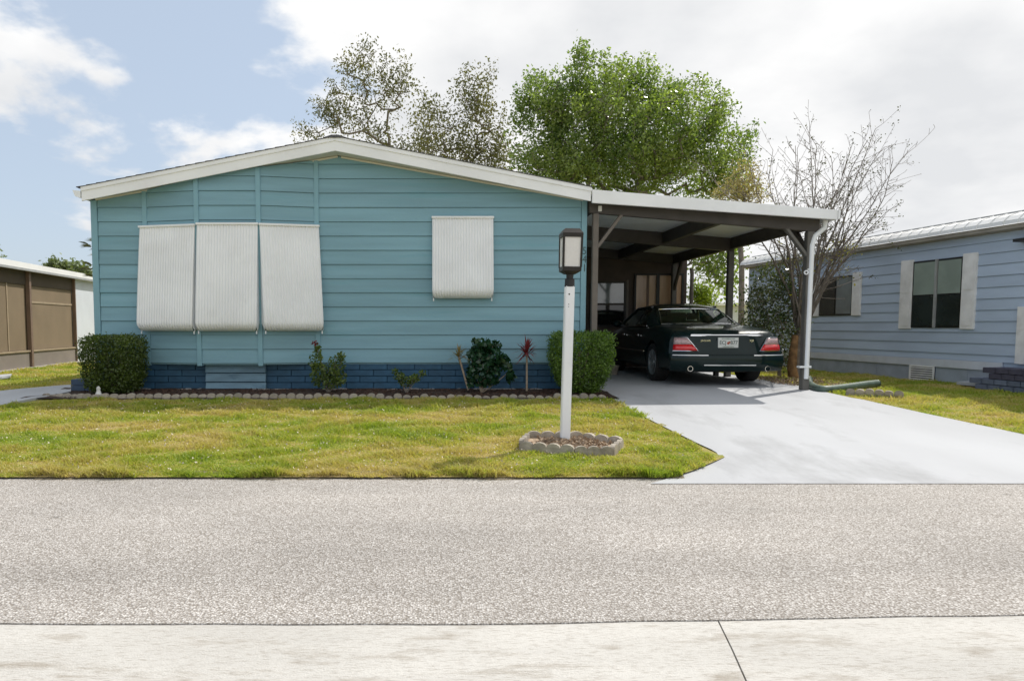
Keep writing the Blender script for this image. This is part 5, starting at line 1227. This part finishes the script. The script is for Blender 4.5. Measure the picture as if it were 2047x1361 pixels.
MB().prism([lpt(sa, z, o) for o, z in ((0.165, zt2 - 0.03), (0.165, zt2 + 0.02), (0.10, zt2 - 0.002), (0.10, zt2 - 0.03))], QD * (sc_ + 1.0 - sa)).obj('drip_edge', M['mullion'], lh)
p = gp(15, 757); MB().prism([gp(-40, 766) + Vector((0, 0, 0.02)), gp(20, 757) + Vector((0, 0, 0.02)), gp(24, 752) + Vector((0, 0, 0.02)), gp(-40, 757) + Vector((0, 0, 0.02))], (0, 0, 0.03)).obj('stepping_slab', M['path'])
tag(bpy.data.objects['stepping_slab'], 'pale slab in the grass before the screened porch at the left edge', 'slab')

# ------------------------------------------------------------------ trees
def tree(name, label, d, root_px, ells, n_attr, leaf_m, leaf_size, per, sig, bark, rg, trunk_top=None, r_tip=0.012, wob=0.10, rmax=0.3, leaf_frac=1.0, depth=0.8, shell=0.25, cat='tree', group=None, up=0.2, trunk_r=None, base_z=0.0, aspect=2.0, seg=0.6, lup=0.3, spray=0.0):
    b = at(root_px[0], 700, d); b.z = base_z
    t = thing(name, label, cat, b, group)
    A = ell_points(n_attr, ells, d, rg, depth, shell)
    tt = trunk_top if trunk_top is not None else Vector((b.x, b.y, 2.5))
    tp = [Vector(b) - Vector((0, 0, 0.1))] + [Vector(b).lerp(Vector(tt), k / 4) + Vector((rg.normal() * 0.04, rg.normal() * 0.04, 0)) for k in range(1, 5)]
    P, par, rad, tips = branch_net(None, A, rg, r_tip=r_tip, wob=wob, rmax=rmax, up=up, trunk_pts=tp, seg_len=seg)
    if trunk_r:
        for k in range(5): rad[k] = trunk_r * (1.25 - 0.08 * k)
    branch_mesh('trunk', P, par, rad, bark, t)
    if leaf_m is not None:
        sel = tips[rg.uniform(size=len(tips)) < leaf_frac]
        if spray:
            cc = np.array(tt) * 0.6 + P[sel].mean(0) * 0.4; dr = P[sel] - cc; dr /= np.linalg.norm(dr, axis=1)[:, None]; dr[:, 2] += 0.55; dr /= np.linalg.norm(dr, axis=1)[:, None]
            tl = rg.uniform(-0.7, 1.0, (len(sel), per)) * spray; C = (P[sel][:, None, :] + dr[:, None, :] * tl[:, :, None]).reshape(-1, 3) + rg.normal(size=(len(sel) * per, 3)) * sig * (1.0 - 0.55 * np.clip(tl / spray, 0, 1)).reshape(-1, 1)
        else: C = cloud(P[sel], per, sig, rg)
        o = leaf_obj('crown', C, leaf_size, leaf_m, t, rg, aspect=aspect, up=lup)
    return t, P, tips
# dense green tree behind the carport
tg = np.random.default_rng(21)
DT = 26.0
ells = [(1170, 150, 60, 55), (1100, 190, 60, 65), (1075, 260, 55, 85), (1150, 250, 85, 95), (1240, 190, 75, 70), (1300, 250, 95, 95), (1385, 215, 60, 60), (1430, 270, 55, 75), (1380, 320, 95, 70), (1230, 320, 110, 70), (1110, 330, 80, 60), (1450, 345, 45, 55), (1165, 115, 28, 28), (1420, 180, 22, 25), (1260, 150, 30, 30), (1090, 150, 24, 24), (1330, 190, 30, 30), (1160, 100, 12, 20), (1195, 118, 12, 18), (1215, 110, 9, 16), (1410, 165, 9, 22), (1432, 200, 9, 24), (1300, 150, 12, 20), (1060, 170, 12, 22), (1480, 300, 14, 26), (1490, 250, 8, 16), (1035, 230, 10, 24), (1290, 120, 8, 14)]
ells = [(e[0], e[1] + 22, *e[2:]) for e in ells] + [(1250, 260, 160, 110), (1200, 340, 150, 60)]
tree('leafy_tree', 'large dense green tree rising behind the carport roof', DT, (1270, 0), ells, 760, L_tree, 0.125, 80, 0.19, M['bark'], tg, trunk_top=at(1262, 440, DT), r_tip=0.014, rmax=0.26, depth=0.9, shell=0.25, trunk_r=0.24, aspect=1.9, spray=0.45)
# sparse tree behind the ridge
tg = np.random.default_rng(5)
ells = [(690, 190, 40, 55), (740, 140, 45, 40), (800, 150, 30, 40), (760, 190, 60, 40), (660, 230, 38, 25), (720, 260, 60, 30), (800, 280, 40, 30), (620, 270, 28, 16), (735, 110, 14, 22), (690, 130, 12, 25), (820, 300, 50, 30), (850, 250, 30, 40), (600, 262, 18, 10)]
tree('sparse_tree', 'sparse olive tree with open branches above the gable ridge', 33.0, (775, 0), ells, 300, L_sparse, 0.14, 20, 0.22, M['bark'], tg, trunk_top=at(790, 320, 33.0), r_tip=0.011, rmax=0.085, leaf_frac=0.9, trunk_r=0.12, shell=0.0, wob=0.06, spray=0.5)
tg = np.random.default_rng(9)
ells = [(860, 260, 45, 60), (930, 240, 40, 80), (968, 190, 22, 65), (980, 270, 35, 55), (900, 310, 60, 35), (960, 320, 60, 35), (850, 215, 20, 35), (940, 170, 12, 25), (1000, 330, 30, 40)]
tree('sparse_tree', 'thin olive tree between the gable slope and the large dense tree', 31.0, (945, 0), ells, 320, L_sparse, 0.14, 24, 0.23, M['bark'], tg, trunk_top=at(950, 370, 31.0), r_tip=0.011, rmax=0.085, leaf_frac=0.92, trunk_r=0.12, shell=0.0, wob=0.06, spray=0.55)
# dry vine tangle at the dense tree's right foot
tg = np.random.default_rng(13)
tree('dry_vine_tree', 'tan dry-leaved small tree at the right foot of the dense green tree', 22.0, (1480, 0), [(1490, 360, 32, 36), (1470, 390, 45, 28), (1515, 385, 14, 28)], 150, L_dry, 0.08, 16, 0.16, M['twig'], tg, trunk_top=at(1482, 470, 22.0), r_tip=0.009, rmax=0.1, trunk_r=0.08, shell=0.0)
# bare crape myrtle right of the carport
tg = np.random.default_rng(31)
DB = 12.6
b = at(1590, 757, DB); b.z = 0
bare = thing('bare_tree', 'bare multi-stemmed winter tree fanning out behind the carport post', 'tree', b)
nodes, parents, radii = [], [], []
def put(p, par, r): nodes.append(np.array(p, float)); parents.append(par); radii.append(r); return len(nodes) - 1
btips = []
def limb(i0, p0, dir0, L, r, level):
    n_ = max(3, int(L / 0.13)); d_ = np.array(dir0, float); p_ = np.array(p0, float); prev = i0
    bend = tg.normal(size=3) * 0.05
    for k in range(1, n_ + 1):
        f = k / n_
        d_ = d_ + bend / n_ * 2 + tg.normal(size=3) * 0.055 + np.array([0, 0, 0.004 if level < 2 else 0.02]); d_ /= np.linalg.norm(d_)
        p_ = p_ + d_ * L / n_; rr = max(0.0030, r * (1 - 0.72 * f)); prev = put(p_, prev, rr)
        if level < 3 and f > (0.30 if level == 0 else 0.18) and tg.uniform() < (0.88 if level == 0 else 0.74):
            s_ = np.cross(d_, tg.normal(size=3)); s_ /= np.linalg.norm(s_); s_[1] *= 0.8
            a_ = tg.uniform(0.4, 1.0); nd = d_ * math.cos(a_) + s_ * math.sin(a_)
            limb(prev, p_, nd, L * (1 - f * 0.55) * tg.uniform(0.20, 0.46) * (0.72 if level == 0 else 0.72), rr * 0.62, level + 1)
    btips.append(prev)
root_i = put(Vector((b.x, DB, -0.05)), -1, 0.06)
fork = at(1598, 668, DB); fi = put(fork, root_i, 0.055)
for tx, ty, dd in ((1520, 240, -.4), (1552, 215, .5), (1580, 230, -.7), (1612, 205, .2), (1655, 200, -.3), (1690, 215, .6), (1735, 235, -.5), (1785, 240, .3), (1845, 262, -.1), (1835, 330, .6), (1800, 410, -.6), (1760, 470, .4), (1530, 330, -.9), (1560, 420, .9), (1700, 420, -.8), (1640, 300, 0.9), (1770, 330, 0.0), (1540, 270, 0.8), (1600, 260, -.9), (1670, 250, .9), (1720, 280, -.9), (1800, 290, .8), (1750, 400, .9), (1690, 340, -.2), (1820, 370, 0.1), (1580, 350, 0.3), (1640, 240, -.8)):
    T_ = at(tx, ty, DB + dd); p_ = fork + Vector((tg.normal() * .05, tg.normal() * .05, tg.uniform(-.1, .25)))
    v_ = T_ - p_; dir_ = Vector((v_.x * 0.97, v_.y, v_.z + 0.04 * v_.length)).normalized()
    limb(fi, p_, dir_, v_.length * 0.93, 0.019, 0)
P, par, rad, tips = np.array(nodes), np.array(parents), np.array(radii), np.array(btips)
branch_mesh('branches', P, par, rad, M['twig'], bare, nbig=6, thr=0.010)
sel = tips[tg.uniform(size=len(tips)) < 0.10]
o = leaf_obj('seed_pods', cloud(P[sel], 5, 0.035, tg), 0.03, L_palm, bare, tg, aspect=1.3); o['kind'] = 'stuff'
lo = P[[i for i in range(len(P)) if 480 < 650 - (P[i][2] - CZ) / DB * FPX < 640]]
o = leaf_obj('last_leaves', cloud(lo[tg.integers(0, len(lo), 90)], 4, 0.07, tg), 0.05, L_gold, bare, tg); o['kind'] = 'stuff'
MB().tube([tuple(b + Vector((-0.02, 0, -0.05))), tuple(at(1583, 735, DB)), tuple(at(1586, 700, DB)), tuple(at(1590, 670, DB))], [0.095, 0.082, 0.07, 0.055], 12).obj('trunk', M['bark_orange'], bare, smooth=60)
# glossy shrub around that trunk
tg = np.random.default_rng(41)
DG = 12.9
ells = [(1540, 570, 40, 40), (1575, 560, 35, 40), (1530, 620, 45, 45), (1575, 620, 35, 50), (1545, 665, 40, 40), (1580, 680, 22, 40), (1510, 650, 25, 30), (1560, 715, 20, 25), (1505, 600, 20, 30)]
tree('glossy_shrub', 'glossy dark green shrub between the parked car and the carport post', DG, (1560, 0), ells, 330, L_holly, 0.060, 13, 0.085, M['bark'], tg, trunk_top=at(1560, 715, DG), r_tip=0.004, rmax=0.03, trunk_r=0.03, shell=0.0, cat='shrub', seg=0.2, aspect=1.7)
# hanging branches and lime shrub seen through the carport
tg = np.random.default_rng(43)
tree('lime_shrub', 'bright lime shrub seen through the carport beside the brown back wall', 20.0, (1398, 0), [(1400, 575, 17, 20), (1410, 598, 24, 18), (1390, 600, 14, 22)], 60, L_lime, 0.09, 26, 0.10, M['bark'], tg, trunk_top=at(1400, 610, 20), r_tip=0.006, rmax=0.04, trunk_r=0.03, shell=0.0, cat='shrub', seg=0.3)
tree('leafy_tree', 'drooping light green tree seen through the carport past the second post', 24.0, (1330, 0), [(1410, 520, 26, 30), (1440, 545, 22, 26), (1455, 575, 16, 20), (1425, 490, 30, 26), (1462, 520, 18, 30)], 110, L_tree, 0.15, 18, 0.22, M['bark'], tg, trunk_top=at(1350, 480, 24), r_tip=0.008, rmax=0.08, trunk_r=0.1, shell=0.0, wob=0.15)
# far roofs seen through the carport
fh = thing('far_white_house', 'low white-roofed house far off through the carport', 'house', at(1450, 640, 34.0))
p, q = at(1385, 606, 34), at(1500, 606, 34)
MB().box(p.x, q.x, 34, 40, -0.1, p.z - 0.1).obj('wall', M['pale_wall'], fh)
MB().prism([(p.x - .3, 33.6, p.z - 0.12), (q.x + .3, 33.6, p.z - 0.12), (q.x + .3, 33.6, p.z), (p.x - .3, 33.6, p.z)], (0, 7, 0)).obj('roof', M['roof_metal'], fh)
# far trees beyond the left house, and the conifer at the left edge
tg = np.random.default_rng(51)
tree('far_tree', 'rounded far tree top above the screened porch roof', 60.0, (118, 0), [(118, 536, 26, 12), (105, 540, 16, 10)], 50, L_far, 0.35, 40, 0.25, M['bark'], tg, trunk_top=at(118, 560, 60), trunk_r=0.2, shell=0.0, r_tip=0.02)
tree('far_tree', 'second far tree top above the white end of the left house', 62.0, (155, 0), [(150, 540, 9, 14), (163, 545, 18, 10)], 40, L_far, 0.35, 40, 0.25, M['bark'], tg, trunk_top=at(155, 565, 62), trunk_r=0.2, shell=0.0, r_tip=0.02)
cb = at(-14, 600, 40.0); cb.z = 0
con = thing('conifer', 'tiered conifer tip at the left edge above the porch roof', 'tree', cb)
MB().tube([cb, (cb.x, cb.y, at(0, 480, 40).z)], [0.15, 0.03], 6).obj('trunk', M['bark'], con)
C = []
for py in range(486, 640, 12):
    z = at(0, py, 40).z; r_ = 0.35 + (py - 480) * 0.014
    for k in range(11):
        a = 2*math.pi*k/11 + py
        for f in np.linspace(0.1, 1, 14): C.append((cb.x + math.cos(a)*r_*f, cb.y + math.sin(a)*r_*f, z - 0.12*f + 0.1*f*f))
leaf_obj('crown', np.array(C) + tg.normal(size=(len(C), 3))*0.03, 0.16, L_far, con, tg, aspect=3)
# palm just behind the left corner of the house
pb = at(190, 600, 13.5); pb.z = 0; pb.x = at(193, 600, 13.5).x
palm = thing('palm', 'spiky palm fronds peeping out behind the left corner of the teal house', 'palm', pb)
pt_ = Vector((pb.x + 0.05, 13.5, at(190, 545, 13.5).z))
MB().tube([pb, pb.lerp(pt_, .5) + Vector((.03, 0, 0)), pt_], [0.09, 0.07, 0.07], 8).obj('trunk', M['bark'], palm, smooth=60)
V, F = [], []
for k in range(15):
    a = 2*math.pi*k/15 + 0.2; el = tg.uniform(-0.7, 1.1); c_ = Vector((math.cos(a)*math.cos(el), math.sin(a)*math.cos(el), math.sin(el)))
    o_ = pt_ + Vector((0, 0, tg.uniform(-0.3, 0.5))); hub = o_ + c_ * 0.16
    for j in range(13):
        t_ = (j - 6) / 6 * 1.2; s_ = c_.cross(Vector((0, 0, 1))).normalized(); d_ = (c_ * math.cos(t_) + s_ * math.sin(t_)).normalized(); w_ = d_.cross(c_ if abs(t_) > .1 else s_).normalized() * 0.008
        e_ = hub + d_ * 0.22 + Vector((0, 0, -0.05)); b0_ = len(V); V += [hub, hub + d_*0.1 + w_, e_, hub + d_*0.1 - w_]; F.append((b0_, b0_+1, b0_+2, b0_+3))
MB().add(V, F).obj('fronds', L_palm, palm)

# ------------------------------------------------------------------ grass blades (nobody could count them)
def in_poly(X, Y, poly):
    poly = np.array(poly); r = np.zeros(len(X), bool); n = len(poly); j = n - 1
    for i in range(n):
        xi, yi, xj, yj = *poly[i], *poly[j]
        c = ((yi > Y) != (yj > Y)) & (X < (xj - xi) * (Y - yi) / (yj - yi + 1e-12) + xi); r ^= c; j = i
    return r
gzv = lambda Y: np.interp(Y, [-40, 5.78, 9.3, 10.4], [-0.288, -0.288, -0.03, 0.0])
RINGP = [(c.x, c.y) for c in [c_ + (c_ - lb) * 0.03 for c_ in corner]]
def blades(name, n, x0, x1, y0, y1, keep, h, w, rg, near_bias=0.0):
    Y = y0 + (y1 - y0) * rg.uniform(0, 1, n) ** (1 + near_bias); X = rg.uniform(x0, x1, n)
    k = keep(X, Y); X, Y = X[k], Y[k]; n = len(X); Z = gzv(Y)
    # tufts: height varies over a few decimetres
    tv = 0.70 + 0.75 * np.sin(X * 7.1 + np.sin(Y * 5.3) * 2) * np.sin(Y * 8.7 + np.sin(X * 3.1) * 2)
    H = h * np.clip(tv, 0.30, 1.5) * rg.uniform(0.5, 1.35, n); W = w * rg.uniform(0.7, 1.3, n) * (0.6 + 0.4 * Y / 8)
    a = rg.uniform(0, 2*np.pi, n); la = rg.uniform(0, 2*np.pi, n); ln = rg.uniform(0.3, 1.3, n) * H
    sx, sy = np.cos(a) * W, np.sin(a) * W; lx_, ly_ = np.cos(la) * ln, np.sin(la) * ln
    B = np.stack([X, Y, Z - 0.004], 1); S = np.stack([sx, sy, np.zeros(n)], 1); Ld = np.stack([lx_, ly_, np.zeros(n)], 1); U = np.array([[0, 0, 1.0]]) * H[:, None]
    V = np.stack([B - S * .5, B + S * .5, B + S * .4 + Ld * .35 + U * .6, B - S * .4 + Ld * .35 + U * .6, B + Ld + U * 0.95], 1).reshape(-1, 3)
    i = np.arange(n)[:, None] * 5
    return link(name, fast_mesh(name, V, [np.concatenate([i, i+1, i+2, i+3], 1), np.concatenate([i+3, i+2, i+4], 1)]), None, GRASS)
dlv = lambda Y: np.array([drive_left(y) for y in Y]); drv = lambda Y: np.array([drive_right(y) for y in Y])
gg = np.random.default_rng(77)
def keep_main(X, Y): return (X < np.interp(Y, DLY, DLX) + 0.03 + 0.03 * np.sin(Y * 23) + 0.02 * np.sin(Y * 61)) & ~in_poly(X, Y, RINGP) & ~in_poly(X, Y, WALK) & ~((X < -5.0) & (Y > 9.0) & (X > -6.2))
o = blades('lawn_grass', 230000, -7.2, 2.6, 5.79, YE + 0.005, keep_main, 0.046, 0.0105, gg, 0.25)
tag(o, 'patchy green and straw coloured front lawn grass', 'grass', kind='stuff')
o = blades('lawn_edge_grass', 26000, -7.2, 2.45, 5.70 + 0.04, 5.88, lambda X, Y: keep_main(X, Y) & (Y > 5.765 + 0.035 * np.sin(X * 9) * np.sin(X * 3.7 + 1) + 0.018 * np.sin(X * 41 + 2 * np.sin(X * 13))), 0.066, 0.009, gg)
tag(o, 'longer tufts of grass along the road edge of the front lawn', 'grass', kind='stuff')
def keep_right(X, Y):
    R_ = np.interp(Y, DRY, DRX); R_ = np.where(Y > DRY[-1], DRX[-1] + 0.14, R_); return (X > R_ + 0.01) & (X < 9.0)
o = blades('side_grass', 90000, 5.5, 9.0, 6.6, 17.0, keep_right, 0.045, 0.010, gg, 0.3)
tag(o, 'bright green grass strip between the driveway and the periwinkle house', 'grass', kind='stuff')
o = blades('neighbour_grass', 60000, -12.0, -4.7, 9.3, 18.0, lambda X, Y: ~in_poly(X, Y, WALK) & ((X < XL - 0.5) | (Y < 10.0)) & ~((X > -5.6) & (Y < 10.6)), 0.045, 0.012, gg, 0.2)
tag(o, 'grass between the walkway and the screened porch', 'grass', kind='stuff')
# bleached leaf flakes scattered on the lawn
n = 2200
X, Y = gg.uniform(-7, 2.4, n), gg.uniform(5.85, 9.2, n)
k = keep_main(X, Y); X, Y = X[k], Y[k]
V, F = leaf_quads(np.stack([X, Y, gzv(Y) + 0.026], 1), 0.021, gg, aspect=1.5, up=0.0)
tag(link('leaf_flakes', fast_mesh('flakes', V, [F]), None, M['shell']), 'bleached pale leaf flakes scattered over the front lawn', 'leaf litter', kind='stuff')
n = 900
X, Y = gg.uniform(5.7, 6.9, n), gg.uniform(10.9, 13.0, n)
V, F = leaf_quads(np.stack([X, Y, gzv(Y) + 0.03], 1), 0.05, gg, aspect=1.6, up=0.0)
tag(link('leaf_litter', fast_mesh('litter', V, [F]), None, M['leaf_litter']), 'brown leaf litter under the bare tree beside the carport', 'leaf litter', kind='stuff')
